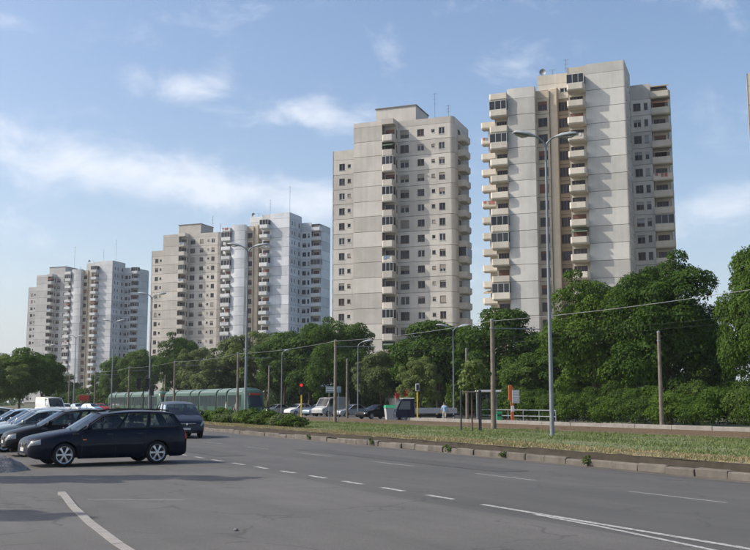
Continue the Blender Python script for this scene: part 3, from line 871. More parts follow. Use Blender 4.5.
        for w_ in wins:
            g = MB(); m_ = 4
            rows = [[S(w_[0] + (w_[1] - w_[0]) * i / m_, t, sgn) - Vector((0, sgn * .012, 0)) for i in range(m_ + 1)] for t in (T0, .35, .62, T1)]
            vs = [tuple(a) for r_ in rows for a in r_]; c = m_ + 1
            g.add(vs, [(j * c + i, j * c + i + 1, (j + 1) * c + i + 1, (j + 1) * c + i) for j in range(3) for i in range(m_)])
            g.build('side_window', 'car_glass', root, smooth=60)
            # dark rubber surround
            g = MB(); ring = [S(w_[0] + (w_[1] - w_[0]) * q, t, sgn) + Vector((0, sgn * .004, 0)) for q, t in ((0, T0), (.5, T0), (1, T0), (1, .5), (1, T1), (.5, T1), (0, T1), (0, .5), (0, T0))]
            g.tube(ring, .012, 5); g.build('window_seal', 'black_trim', root)
    # roof, windscreen and rear window as cross spans
    def span(s, t, fy, bulge=0):
        a, c = S(s, t, -1), S(s, t, 1); q = a.lerp(c, fy)
        return q
    ny = 8
    ro = [[(lambda q, f: (q.x, q.y, q.z + .045 * (1 - (2 * f - 1) ** 2)))(span(s, 1, f), f) for f in np.linspace(0, 1, ny + 1)] for s in np.linspace(0, 1, 9)]
    vs = [q for r_ in ro for q in r_]; c = ny + 1
    tcab.add(vs, [(j * c + i, j * c + i + 1, (j + 1) * c + i + 1, (j + 1) * c + i) for j in range(8) for i in range(ny)])
    for s, nm, bl in ((0, 'windscreen', .10), (1, 'rear_window', -.05)):
        def P(f, t): 
            q = span(s, t, f); k = 1 - (2 * f - 1) ** 2
            return (q.x + bl * k, q.y, q.z + .045 * k * t + (.03 * k * (1 - t)))
        fs = [0, .045, .25, .5, .75, .955, 1]; ts = [0, .05 if s == 0 else .22, .4, .7, .95, 1]
        if p.get('van') and s == 1: ts[1] = .5
        g = MB()
        for i in range(6):
            for j in range(5):
                q = [P(fs[i], ts[j]), P(fs[i + 1], ts[j]), P(fs[i + 1], ts[j + 1]), P(fs[i], ts[j + 1])]
                (g if 0 < i < 5 and 0 < j < 4 else tcab).add(q, [(0, 1, 2, 3) if s == 0 else (3, 2, 1, 0)])
        g.build(nm, 'car_glass', root, smooth=60)
    cab = tcab.build('cabin', paint_name, root, smooth=40)
    if p.get('rails'):
        for sgn in (1, -1):
            pts = [S(s, 1, sgn) + Vector((0, -sgn * .05, .045 + .02 * (s not in (.08, .94)))) for s in (.08, .12, .3, .5, .7, .9, .94)]
            MB().tube(pts, .02, 6).build('roof_rail', 'black_trim', root, smooth=50)
    # seats
    zs = zt((A0 + R0) / 2)
    for sx, ys in ((A0 - .95 if not p.get('van') else A0 - .75, (-.36, .36)), (A0 - 1.85, (-.42, 0, .42))) if not p.get('van') else ((A0 - .75, (-.4, .4)),):
        for y in ys:
            b = MB(); b.bevel_box(sx - .09, sx + .05, y - .23, y + .23, zs - .05, zs + .16, .04); b.bevel_box(sx - .10, sx, y - .12, y + .12, zs + .19, zs + .36, .03)
            b.build('seat', 'seat_fabric', root)
    b = MB(); c0 = Vector((A0 - .42, .36 if not p.get('rhd') else -.36, zs + .03)); rg_ = [c0 + Vector((-.07 * math.sin(a), .19 * math.cos(a), .17 * math.sin(a))) for a in np.linspace(0, 2 * PI, 15)]
    b.tube(rg_, .016, 5, False).build('steering_wheel', 'black_trim', root)
    # wheels
    ty, rim = wheel_meshes(r)
    for xw in (xf, xr):
        for sgn in (1, -1):
            wl = put(ty, 'wheel', root, (xw, sgn * (W / 2 - .13), r), 0 if sgn > 0 else PI)
            put(rim, 'rim', wl, (0, 0, 0), 0)
    # patches on the body skin
    def patch(nm, x0, x1, k0, k1, mat, off=.006, nx=5, nk_=3):
        for sgn in (1, -1):
            g = MB(); grid = []
            for i in range(nx + 1):
                for j in range(nk_ + 1):
                    x = x0 + (x1 - x0) * i / nx; k = k0 + (k1 - k0) * j / nk_
                    q = side(x, k); e = .01
                    nr = (side(x + e, k) - side(x - e, k)).cross(side(x, min(1, k + e)) - side(x, k - e)).normalized()
                    if nr.y < 0: nr = -nr
                    ed = 0 if (i in (0, nx) or j in (0, nk_)) else 1
                    q = q + nr * (off * (1 + ed) - .004 * (1 - ed))
                    grid.append((q.x, q.y * sgn, q.z))
            c = nk_ + 1
            g.add(grid, [((i * c + j, i * c + j + 1, (i + 1) * c + j + 1, (i + 1) * c + j)[::1 if sgn > 0 else -1]) for i in range(nx) for j in range(nk_)])
            g.build(nm, mat, root, smooth=60)
    patch('headlight', L / 2 - .30, L / 2 - .012, p.get('hl', (.72, .93))[0], p.get('hl', (.72, .93))[1], 'headlamp', .012)
    patch('tail_light', -L / 2 + .015, -L / 2 + .10, .62 if not p.get('tall_tail') else .6, .97, 'tail_lamp', .012)
    if not detail: return root
    patch('side_moulding', xr + ar + .06, xf - ar - .06, .46, .52, 'black_trim' if not p.get('painted_trim') else paint_name, .012, 6, 2)
    patch('indicator', xf - ar - .22, xf - ar - .12, .66, .70, 'indicator', .008, 2, 2)
    # door shut lines and handles
    for xd in p['doors']:
        for sgn in (1, -1):
            pts = [side(xd, k) for k in (.08, .3, .55, .8, .97)]
            MB().tube([(q.x, q.y * sgn, q.z) for q in pts], .007, 4).build('door_seam', 'black_trim', root)
            q = side(xd + .16, .84); h = MB(); h.bevel_box(q.x - .09, q.x + .09, sgn * q.y - .025, sgn * q.y + .025, q.z - .02, q.z + .02, .008); h.build('door_handle', paint_name if p.get('painted_trim') else 'black_trim', root)
    for sgn in (1, -1):
        q = S(.07, .10, sgn); b = MB()
        b.bevel_box(q.x - .06, q.x + .07, min(q.y + sgn * .04, q.y + sgn * .21), max(q.y + sgn * .04, q.y + sgn * .21), q.z - .02, q.z + .12, .03)
        b.build('wing_mirror', paint_name, root, smooth=40)
    # nose: bumper strip, grille, plates
    b = MB(); zg = p['top'][1][1] - .06; wg = hw(L / 2) * .60
    b.bevel_box(L / 2 - .06, L / 2 + .012, -wg, wg, zg - .12, zg - .01, .012)
    gr = b.build('grille', 'black_trim', root)
    for k in range(3): MB().box(L / 2 + .008, L / 2 + .018, -wg + .03, wg - .03, zg - .11 + k * .035, zg - .098 + k * .035).build('slat', 'chrome' if k == 2 else 'black_trim', gr)
    MB().lathe([(.001, .0), (.05, .0), (.05, .014), (.001, .018)], 14, 'x', (L / 2 + .012, 0, zg - .06)).build('badge', 'chrome', gr)
    MB().bevel_box(L / 2 - .02, L / 2 + .018, -.18, .18, .40, .50, .006).build('number_plate', 'plate', root)
    MB().bevel_box(-L / 2 - .016, -L / 2 + .02, -.26, .26, .62, .73, .006).build('number_plate', 'plate', root)
    MB().bevel_box(L / 2 - .05, L / 2 + .008, -hw(L / 2) * .6, hw(L / 2) * .6, .285, .36, .02).build('air_intake', 'black_trim', root)
    pts = [S(.0, .02, 1) + Vector((.05, 0, .02)), (A0 + .1, .2, zt(A0) + .06), (A0 + .1, -.5, zt(A0) + .06)]
    MB().tube([(A0 + .12, .5, zt(A0) + .055), (A0 + .03, .05, zt(A0) + .075)], .012, 5).build('wiper', 'black_trim', root)
    MB().tube([(A0 + .12, -.15, zt(A0) + .06), (A0 + .03, -.6, zt(A0) + .075)], .012, 5).build('wiper', 'black_trim', root)
    return root

EST = dict(L=4.49, W=1.71, H=1.49, wb=2.64, fo=.92, r=.312, sill=.20, top=[(0, .56), (.05, .69), (.3, .76), (.8, .85), (1.25, .915), (1.45, .935), (2.8, .955), (4.2, .985), (4.40, .96), (4.49, .84)],
           A0=1.28, A1=2.02, R1=4.10, R0=4.38, zr=(1.355, 1.435, 1.375), wins=[(.035, .34), (.375, .625), (.665, .945)], doors=[2.0 - 4.49 / 2 + 4.49 / 2 - 2.0 + .93, -.06, -.92], rails=True, painted_trim=False, hl=(.70, .93), nose=.30)
EST['doors'] = [X_ for X_ in (.86, -.08, -.95)]
HATCH = dict(L=3.84, W=1.66, H=1.48, wb=2.46, fo=.80, r=.295, sill=.20, top=[(0, .55), (.05, .68), (.25, .75), (.7, .86), (1.0, .92), (1.2, .94), (2.6, .97), (3.6, 1.0), (3.76, .97), (3.84, .8)],
             A0=1.02, A1=1.78, R1=3.35, R0=3.74, zr=(1.37, 1.445, 1.36), wins=[(.04, .47), (.52, .90)], doors=(.62, -.35), hl=(.64, .93), nose=.24)
SEDAN = dict(L=4.35, W=1.70, H=1.43, wb=2.58, fo=.86, r=.30, sill=.20, top=[(0, .54), (.05, .66), (.3, .74), (.9, .85), (1.3, .91), (2.8, .95), (3.6, .97), (4.2, .95), (4.35, .82)],
             A0=1.22, A1=1.95, R1=3.05, R0=3.72, zr=(1.33, 1.40, 1.32), wins=[(.04, .44), (.49, .86)], doors=(.78, -.12, -.92), hl=(.64, .93))
MPV = dict(L=4.62, W=1.86, H=1.74, wb=2.82, fo=.90, r=.32, sill=.22, top=[(0, .62), (.05, .78), (.25, .86), (.6, .98), (.9, 1.05), (2.8, 1.07), (4.4, 1.1), (4.55, 1.08), (4.62, .9)],
           A0=.86, A1=1.85, R1=4.25, R0=4.52, zr=(1.58, 1.70, 1.62), wins=[(.05, .36), (.39, .66), (.70, .95)], doors=(.95, -.1, -1.05), hl=(.70, .95), nose=.22, painted_trim=True)
VAN = dict(L=5.2, W=1.98, H=2.3, wb=3.1, fo=.95, r=.34, sill=.25, top=[(0, .7), (.05, .9), (.3, 1.0), (.8, 1.12), (2.8, 1.16), (5.1, 1.16), (5.2, 1.1)],
           A0=.75, A1=1.5, R1=5.10, R0=5.17, zr=(2.15, 2.26, 2.24), wins=[(.03, .22)], doors=(1.35, .3), hl=(.62, .9), nose=.12, van=True, roofw=.84, painted_trim=True, cat='van')
for d_ in (HATCH, SEDAN, MPV, VAN): d_['doors'] = tuple(d_['doors'])
GP = 'cars parked side by side across the road edge'
# heading -x is rz = pi; the row stands square to the road
def parked(name, p, paint_name, nose_x, y, label, rz=PI, **k):
    return make_car(name, label, p, paint_name, (nose_x + p['L'] / 2, y, .005), rz, GP, **k)
o = parked('estate_car', EST, 'paint_navy', 3.75, 27.95, 'dark navy estate car with roof rails and silver alloy wheels, end of the parked row', PI + R(5))
o.scale = (.965, 1, 1)
parked('hatchback', HATCH, 'paint_black', 4.0, 33.3, 'black hatchback parked beside the navy estate car')
parked('saloon_car', SEDAN, 'paint_green', 3.5, 36.7, 'pale grey green saloon parked behind the black hatchback', detail=True)
parked('hatchback', HATCH, 'paint_silver', 3.9, 39.8, 'silver hatchback in the parked row, between the grey green saloon and a light blue car')
parked('saloon_car', SEDAN, 'paint_sky', 3.6, 43.2, 'light blue saloon in the parked row between a silver and a grey hatchback')
parked('hatchback', HATCH, 'paint_grey', 2.6, 46.8, 'grey hatchback parked beyond the light blue saloon', detail=False)
make_car('people_carrier', 'dark blue people carrier driving along the road beside the reservation', MPV, 'paint_mpv', (cam_at(178, 430, 48.6)[0], cam_at(178, 430, 48.6)[1], 0), -PI / 2 + R(-6))
make_car('delivery_van', 'white high roofed van standing behind the parked row of cars', VAN, 'paint_white', cam_at(51, 400, 112), -PI / 2 + R(12))
GC = 'cars standing beyond the tram tracks'
for (nm, p, pn, px, D, rz, lab) in [
    ('saloon_car', SEDAN, 'paint_black', 376, 100, R(195), 'black saloon standing next to the small dark flatbed truck'),
    ('saloon_car', SEDAN, 'paint_silver', 352, 112, R(190), 'silver saloon beyond the tram tracks beside the tapered sign pole'),
    ('delivery_van', VAN, 'paint_dullwhite', 331, 118, R(205), 'white van under the big trees beyond the red traffic light'),
    ('saloon_car', SEDAN, 'paint_sky', 318, 122, R(200), 'light blue saloon beside the white van under the big trees'),
    ('hatchback', HATCH, 'paint_white', 298, 128, R(200), 'white hatchback behind the red traffic light'),
    ('saloon_car', SEDAN, 'paint_silver', 277, 132, R(195), 'silver saloon near the front of the green tram')]:
    x, y, _ = cam_at(px, 410, D)
    make_car(nm, lab, p, pn, (x, y, .012), rz, GC, detail=False)
for i, (px, D, pn, lab) in enumerate([(66, 150, 'paint_white', 'white'), (78, 165, 'paint_silver', 'silver'), (92, 158, 'paint_sky', 'light blue'), (104, 172, 'paint_red', 'dark red')]):
    x, y, _ = cam_at(px, 405, D)
    make_car('hatchback', 'far small %s hatchback on the road beyond the parked row' % lab, HATCH, pn, (x, y, .0), R(-100 + 20 * i), 'far cars on the road', detail=False)
# ------------------------------------------------------------------ vegetation
M('leaf_dark', (.027, .062, .008), .75, color2=(.082, .138, .020), scale=1.3, trans=.22, obj_var=.3, spec=.12)
M('leaf_hedge', (.030, .060, .010), .75, color2=(.070, .112, .022), scale=1.6, trans=.18, obj_var=.4, spec=.1)
M('leaf_mid', (.044, .088, .016), .7, color2=(.095, .15, .030), scale=1.3, trans=.25, obj_var=.3, spec=.12)
M('leaf_light', (.085, .125, .035), .6, color2=(.14, .18, .055), scale=1.3, trans=.28, obj_var=.3, spec=.12)
M('leaf_olive', (.062, .092, .030), .6, color2=(.115, .145, .052), scale=1.3, trans=.25, obj_var=.3, spec=.12)
M('grass_blade', (.085, .135, .032), .7, color2=(.16, .18, .06), scale=.5, trans=.2)
M('straw_blade', (.22, .18, .09), .8, color2=(.32, .26, .15), scale=1.5, trans=.15)
def leaf_faces(P, Nrm, size, rs, aspect=.55, droop=.35):
    """one rhombic leaf per point, lying roughly square to Nrm"""
    n = len(P)
    Nn = Nrm / np.linalg.norm(Nrm, axis=1, keepdims=True)
    t = rs.normal(size=(n, 3)); t[:, 2] -= droop * 2
    t -= (t * Nn).sum(1, keepdims=True) * Nn; t /= np.linalg.norm(t, axis=1, keepdims=True) + 1e-9
    w = np.cross(Nn, t); s = (size * rs.uniform(.6, 1.35, n))[:, None]
    V = np.empty((n, 4, 3))
    V[:, 0] = P - t * s * .5; V[:, 1] = P + w * s * aspect * .5 - t * s * .05 + Nn * s * .06; V[:, 2] = P + t * s * .5; V[:, 3] = P - w * s * aspect * .5 - t * s * .05 + Nn * s * .06
    return V
def crown_points(seed, rx, rz, lumps, n, zc, lump_r=(.15, .30), squash=1.0, inner=.16, skirt=-.8):
    """leaf positions on many overlapping boughs inside an uneven envelope"""
    rs = np.random.RandomState(seed)
    F = rs.normal(size=(5, 3)) * 1.6; ph = rs.rand(5) * 6.28
    def env(d): return 1 + .07 * np.sin(d @ F.T + ph).sum(axis=-1)
    C = []; Rr = []
    while len(C) < lumps:
        d = rs.normal(size=3); d /= np.linalg.norm(d)
        if d[2] < skirt: continue
        r = rs.uniform(*lump_r)
        k = (1 - r * .85) * env(d) * (rs.uniform(.82, 1.10) if rs.rand() < .75 else rs.uniform(.45, .8))
        C.append([d[0] * rx * k, d[1] * rx * k, zc + d[2] * rz * k]); Rr.append(r * rx)
    C.append([0, 0, zc]); Rr.append(min(rx, rz) * .66)
    C = np.array(C); Rr = np.array(Rr)
    w8 = Rr ** 2; w8[-1] *= .7; pr = w8 / w8.sum()
    m = int(n * 2.2)
    i = rs.choice(len(C), m, p=pr)
    d = rs.normal(size=(m, 3)); d /= np.linalg.norm(d, axis=1, keepdims=True)
    low = (d[:, 2] < -.1) & (rs.rand(m) < .6); d[low, 2] *= -1
    rr = np.where(rs.rand(m) < inner, rs.uniform(.4, .85, m), 1 + rs.normal(size=m) * .09)
    P = C[i] + d * (Rr[i] * rr)[:, None] * np.array([1.12, 1.12, .82]) * squash
    keep = np.ones(m, bool)
    for c, r in zip(C, Rr): keep &= np.linalg.norm(P - c, axis=1) > r * .55
    keep &= P[:, 2] > (.25 if rz > 1.2 else -.5)
    P, d = P[keep][:n], d[keep][:n]
    nr = d * .8 + rs.normal(size=d.shape) * .4 + np.array([0, 0, .45])
    return P, nr, rs
def crown_mesh(seed, rx, rz, zc, lumps, n, size, mat, **k):
    P, nr, rs = crown_points(seed, rx, rz, lumps, n, zc, **k)
    V = leaf_faces(P, nr, size, rs, aspect=.62)
    me = np_mesh('crown', V, 4, [mat])
    return me
def trunk_mesh(h, r, spread, seed, top):
    rg = random.Random(seed); b = MB()
    b.tube([(0, 0, -.1), (rg.uniform(-.05, .05), 0, .25 * h), (rg.uniform(-.1, .1), rg.uniform(-.1, .1), .6 * h), (rg.uniform(-.2, .2), rg.uniform(-.2, .2), h)], [r * 1.35, r, r * .8, r * .6], 9)
    for k in range(6):
        a = k * 1.05 + rg.uniform(-.3, .3); z = h * rg.uniform(.55, .98); L = spread * rg.uniform(.5, .85)
        b.tube([(0, 0, z), (math.cos(a) * L * .4, math.sin(a) * L * .4, z + (top - z) * .35), (math.cos(a) * L, math.sin(a) * L, z + (top - z) * .7)], [r * .5, r * .32, r * .1], 6)
    b.tube([(0, 0, h), (.1, -.1, top * .85)], [r * .6, r * .15], 6)
    return b.mesh('trunk', 'bark', 50)
TREE_KINDS = {}
def tree_kind(key, seed, rx, rz, zc, lumps, n, size, mat, th, tr, **k):
    TREE_KINDS[key] = (crown_mesh(seed, rx, rz, zc, lumps, n, size, mat, **k), trunk_mesh(th, tr, rx * .7, seed, zc + rz * .7))
def tree(key, loc, label, scale=(1, 1, 1), rz=0, group='trees lining the far side of the tram tracks', name='broadleaf_tree'):
    cm, tm = TREE_KINDS[key]
    o = thing(name, label, 'tree', loc, rz, group); o.scale = scale
    put(cm, 'crown', o); put(tm, 'trunk', o)
    return o
#          seed rx  rz  zc  lumps n leaf
tree_kind('dome', 3, 5.0, 5.0, 6.4, 110, 62000, .225, 'leaf_dark', 3.2, .22, lump_r=(.10, .27))
tree_kind('dome2', 8, 5.0, 5.4, 6.2, 115, 62000, .225, 'leaf_dark', 3.0, .22, lump_r=(.10, .27))
tree_kind('round', 14, 4.6, 4.6, 6.6, 80, 34000, .29, 'leaf_dark', 3.4, .2, lump_r=(.11, .28))
tree_kind('mid', 21, 4.6, 5.2, 6.6, 76, 32000, .29, 'leaf_mid', 3.2, .2, lump_r=(.11, .28))
tree_kind('light', 33, 4.4, 4.8, 6.2, 60, 22000, .29, 'leaf_light', 3.0, .18, lump_r=(.10, .24), inner=.3)
tree_kind('olive', 41, 4.4, 4.6, 6.0, 60, 22000, .29, 'leaf_olive', 3.0, .18, lump_r=(.10, .24), inner=.3)
tree_kind('tall', 52, 3.0, 6.0, 7.6, 50, 18000, .30, 'leaf_mid', 3.0, .18)
def T(key, px, D, top_py, half_px, label, base=0, **k):
    """stand a tree where it is seen, sized from its drawn width and top"""
    x, y, _ = cam_at(px, top_py, D)
    h = 1.7 + (402 - top_py) / 980 * D * 1.01; w = half_px / 980 * D
    rx, top = {'dome': (5.4, 11.9), 'dome2': (5.4, 12.0), 'round': (5.0, 11.6), 'mid': (5.0, 12.2), 'light': (4.7, 11.3), 'olive': (4.7, 10.9), 'tall': (3.3, 14.0)}[key]
    random.seed(px * 7 + int(D))
    return tree(key, (x, y, base), label, (w / rx, w / rx, h / top), random.uniform(0, 6.28), **k)
T('dome', 594, 78, 277, 50, 'dense dark round tree standing before the tall warm grey tower, above the hedge')
T('dome2', 664, 74, 257, 64, 'biggest dense dark dome shaped tree above the hedge, beside the tall grey tower')
T('dome', 768, 64, 232, 54, 'dark tree at the open end of the hedge, past the biggest dome shaped tree')
T('round', 506, 104, 303, 52, 'dark tree in front of the gap between the beige and the warm grey towers')
T('mid', 527, 92, 357, 32, 'low bushy tree behind the bus stop sign')
T('round', 437, 112, 315, 48, 'dark tree before the rounded corner of the beige tower')
T('light', 420, 98, 355, 22, 'small light green tree before the dark tree by the beige tower')
T('olive', 381, 116, 353, 30, 'pale low spreading tree under the blank wall of the beige tower')
T('dome2', 340, 132, 319, 40, 'tall dark tree beside the pale low spreading tree')
T('mid', 310, 138, 319, 42, 'tall mid green tree behind the red traffic light')
T('mid', 285, 142, 327, 35, 'mid green tree directly behind the front of the tram')
T('light', 262, 150, 330, 35, 'lighter green tree behind the middle of the tram')
T('olive', 236, 152, 338, 30, 'olive green tree behind the tram, before the bluish white tower')
T('olive', 213, 148, 359, 30, 'low olive tree behind the tram, before the sand coloured tower')
T('dome', 181, 175, 336, 25, 'dark rounded tree before the sand coloured tower')
T('olive', 196, 160, 349, 25, 'brownish green tree leaning over the rear of the tram')
T('mid', 142, 190, 346, 25, 'round green tree before the gap between the sand and pale towers')
T('mid', 120, 198, 353, 22, 'green tree at the foot of the pale far tower')
T('tall', 98, 215, 372, 10, 'small slim tree at the foot of the pale far tower')
T('mid', 22, 130, 344, 32, 'mid green tree standing before the grey far tower')
T('round', 44, 145, 351, 22, 'dark green tree beside the white van')
T('light', -6, 120, 353, 30, 'light green tree at the far end beyond the parked cars')
T('olive', 66, 230, 375, 15, 'small olive tree at the foot of the grey far tower')
T('round', 470, 125, 347, 38, 'dark tree filling the gap behind the catenary poles', )
T('mid', 402, 135, 342, 38, 'green tree behind the black saloon and flatbed truck')
T('round', 560, 92, 337, 42, 'dark tree behind the hedge between the bus stop and the round trees')
T('dome2', 708, 84, 318, 36, 'dark tree behind the hedge beside the biggest dome shaped tree')
T('round', 628, 84, 320, 40, 'dark tree filling in behind the two big round trees')

# hedge shrubs beyond the tram bed: each its own plant
def shrub_mesh(seed, rx, rz, n, size, mat, lumps=12):
    P, nr, rs = crown_points(seed, rx, rz, lumps, n, rz * .62, lump_r=(.22, .40), inner=.2, skirt=-.3)
    P[:, 2] = np.abs(P[:, 2]) * .98 + .02
    return np_mesh('foliage', leaf_faces(P, nr, size, rs), 4, [mat])
hs = [shrub_mesh(60 + i, 1.6, 1.65, 8500, .135, m, 22) for i, m in enumerate(['leaf_hedge', 'leaf_dark', 'leaf_hedge'])]
rg = random.Random(5)
GH = 'shrubs grown together as a hedge beyond the tram bed'
for row, (x0, sc) in enumerate(((47.4, 1.0), (49.6, 1.15))):
    y = 26 + row
    while y < 70:
        o = tag(put(rg.choice(hs), 'hedge_shrub', None, (x0 + rg.uniform(-.35, .35), y, -.02), rg.uniform(0, 6), scale=(1, 1, sc * rg.uniform(.86, 1.10))),
                'dark leafy hedge shrub in the %s row beyond the tram bed' % ('front' if row == 0 else 'back'), 'shrub', GH + (', front row' if row == 0 else ', back row'))
        y += rg.uniform(1.7, 2.3)
# low shrubs along the reservation kerb
ms = [shrub_mesh(80 + i, .95, .62, 2200, .13, m, 10) for i, m in enumerate(['leaf_hedge', 'leaf_olive', 'leaf_mid', 'leaf_hedge'])]
y = 50.5
while y < 98:
    x = kerb_x(y) + 3.6 + rg.uniform(-.6, .9)
    tag(put(rg.choice(ms), 'low_shrub', None, (x, y, .28), rg.uniform(0, 6), scale=(1.1, 1.1, rg.uniform(.6, 1.0))),
        'low ragged shrub planted in the strip beside the median kerb', 'shrub', 'low shrubs along the median kerb')
    y += rg.uniform(.8, 1.5)
# understorey below the trees beyond the tracks
us = [shrub_mesh(110 + i, 2.6, 2.2, 3200, .34, m) for i, m in enumerate(['leaf_dark', 'leaf_mid', 'leaf_olive'])]
k = 0
for px in range(60, 560, 15):
    D = float(np.interp(px, [60, 250, 330, 420, 560], [215, 168, 150, 134, 96])) + rg.uniform(-4, 4)
    x, y, _ = cam_at(px + rg.uniform(-4, 4), 400, D)
    tag(put(us[k % 3], 'understorey_shrub', None, (x, y, -.1), rg.uniform(0, 6), scale=(1.1, 1.1, rg.uniform(.8, 1.5))), 'broad dark shrub in the undergrowth below the trees beyond the tracks', 'shrub', 'undergrowth shrubs below the trees')
    k += 1
# tree screen far behind: a distant wood that closes the horizon
P = []; rs = np.random.RandomState(9)
cs = []
for k in range(120):
    a = R(-10 + 70 * k / 119); D = rs.uniform(470, 560)
    cs.append((math.sin(a) * D, math.cos(a) * D, rs.uniform(5, 9)))
pp = []
for (x, y, r) in cs:
    d = rs.normal(size=(160, 3)); d /= np.linalg.norm(d, axis=1, keepdims=True); d[:, 2] = np.abs(d[:, 2])
    pp.append(np.c_[x + d[:, 0] * r * 1.4, y + d[:, 1] * r * 1.4, d[:, 2] * r * 1.2])
pp = np.concatenate(pp); nn = rs.normal(size=pp.shape) + [0, 0, .5]
stuff(put(np_mesh('far_wood', leaf_faces(pp, nn, 2.4, rs), 4, ['leaf_mid']), 'far_wood'), 'distant green belt of trees closing the horizon', 'wood')

# lawn blades
def blades(name, f0, f1, y0, y1, n, h, mat, label, seed, z):
    rs = np.random.RandomState(seed)
    # denser near the camera
    t = rs.rand(n) ** 1.35; y = y0 + (y1 - y0) * t
    a = np.array([f0(v) for v in y]); c = np.array([f1(v) for v in y]); u = rs.rand(n); x = a + (c - a) * u
    zz = z(u); hh = h * rs.uniform(.4, 1.3, n); ang = rs.rand(n) * 6.28; w = rs.uniform(.012, .03, n); lean = rs.normal(size=(n, 2)) * .45
    patchy = .5 + .5 * np.sin(x * .9 + np.sin(y * .35) * 2) * np.sin(y * .5 + x * .2)
    hh *= .55 + .7 * patchy
    V = np.empty((n, 3, 3))
    V[:, 0] = np.c_[x - np.cos(ang) * w, y - np.sin(ang) * w, zz]; V[:, 1] = np.c_[x + np.cos(ang) * w, y + np.sin(ang) * w, zz]
    V[:, 2] = np.c_[x + lean[:, 0] * hh, y + lean[:, 1] * hh, zz + hh]
    o = put(np_mesh(name, V, 3, [mat]), name); stuff(o, label, 'grass'); return o
blades('grass', lambda y: kerb_x(y) + .4, lambda y: 35, 8, 75, 110000, .085, 'grass_blade', 'patchy green grass growing on the central reservation', 1, lambda u: .33 - .27 * u)
blades('dry_grass', lambda y: kerb_x(y) + .3, lambda y: kerb_x(y) + 2.3, 8, 75, 26000, .07, 'straw_blade', 'dry straw coloured grass along the median kerb', 2, lambda u: .335 + 0 * u)
# weeds sprouting from the kerb joints
wm = shrub_mesh(95, .15, .10, 160, .055, 'leaf_hedge', 6)
for y in (21.0, 25.1, 28.6, 34.5, 41.0):
    tag(put(wm, 'weed', None, (kerb_x(y) - .03, y, .02), y, scale=(1, 1.4, rg.uniform(.9, 1.7))), 'small weed sprouting from a joint of the median kerb', 'weed', 'weeds in the kerb joints')
# young staked tree on the lawn
x, y, _ = cam_at(472, 420, 52)
o = thing('young_tree', 'young slender tree tied to dark stakes on the reservation lawn', 'tree', (x, y, .12))
P, nr, rs = crown_points(71, .8, 1.5, 9, 1300, 2.95, lump_r=(.3, .5), inner=.4)
put(np_mesh('crown', leaf_faces(P, nr, .20, rs), 4, ['leaf_light']), 'crown', o)
b = MB(); b.tube([(0, 0, 0), (.03, .02, 1.4), (0, 0, 3.4)], [.05, .04, .015], 7)
for k in range(7): a = k * 2.4; z = 1.9 + k * .2; b.tube([(0, 0, z), (math.cos(a) * .45, math.sin(a) * .45, z + .4)], [.018, .006], 5)
b.build('trunk', 'bark', o, smooth=50)
for sx, sy in ((-.8, -.2), (.1, -.55), (.75, .3)):
    MB().tube([(sx, sy, -.1), (sx, sy, 2.2)], .045, 7).build('stake', 'black_trim', o)
MB().tube([(-.8, -.2, 2.1), (.1, -.55, 2.1), (.75, .3, 2.1), (-.8, -.2, 2.1)], .035, 6).build('stake_rail', 'wood_pole', o)
# trees out of view beside the pavement: their shade lies over the parking strip
def shade_tree(x, y, h, w, label):
    o = tree('tall', (x, y, 0), label, (w / 3.3, w / 3.3, h / 14), 1.0, 'street trees on the pavement by the parking strip'); return o
# ------------------------------------------------------------------ street furniture
def lamp_head(sgn):
    """cobra-head luminaire pointing along +x*sgn from the origin"""
    b = MB(); rings = []
    for t, w, h, dz in ((0, .05, .05, 0), (.12, .09, .08, .015), (.35, .20, .13, .03), (.7, .22, .14, .04), (1.0, .17, .10, .035), (1.12, .06, .04, .02)):
        rings.append([(sgn * t, w * math.cos(a), dz + h * max(-.25, math.sin(a))) for a in np.linspace(0, 2 * PI, 13)[:-1]])
    b.loft(rings)
    return b
def street_lamp(loc, H, label, arm=.42, rz=0, double=True, r=.11, mat='galvanised', group='double headed street lamps on the central reservation'):
    o = thing('street_lamp', label, 'street lamp', loc, rz, group)
    b = MB(); b.tube([(0, 0, -.1), (0, 0, H * .3), (0, 0, H * .7), (0, 0, H - .45)], [r, r * .85, r * .62, r * .5], 12); b.build('pole', mat, o, smooth=50)
    b = MB(); b.bevel_box(-.16, .16, -.16, .16, -.02, .05, .02); b.build('base_plate', mat, o)
    for s in ((-1, 1) if double else (1,)):
        ar = MB().tube([(0, 0, H - .46), (s * .07, 0, H - .22), (s * arm * .6, 0, H - .02), (s * arm, 0, H + .06)], [.05, .045, .04, .04], 8).build('arm', mat, o, smooth=50)
        h = lamp_head(s).build('lamp_head', 'lamp_shell', o, smooth=50, loc=(s * arm, 0, H + .06)); h.rotation_euler = (0, -s * R(8), 0)
        b = MB(); b.loft([[(s * t, w * math.cos(a), -.02 - d * 1.0) for a in np.linspace(0, 2 * PI, 11)[:-1]] for t, w, d in ((.36, .02, .0), (.42, .15, .03), (.65, .19, .08), (.95, .13, .03), (1.02, .02, .0))])
        b.build('lens', 'lamp_lens', h, smooth=60)
    return o
AR = R(-20)
def lamp_at(px, top, D, lab, **k):
    x, y, _ = cam_at(px, top, D); street_lamp((x, y, .1 if D < 60 else .2), 13.6 if D < 60 else 12.9, lab, rz=-YAW + R(4), **k)
lamp_at(545.5, 140, 43.8, 'tall double headed street lamp standing alone on the open lawn before the tall grey tower', r=.105)
lamp_at(248, 250, 72, 'double headed street lamp before the bluish white tower')
lamp_at(152, 298, 105, 'double headed street lamp before the edge of the sand coloured tower')
lamp_at(114, 323, 140, 'double headed street lamp before the windowed side of the pale far tower')
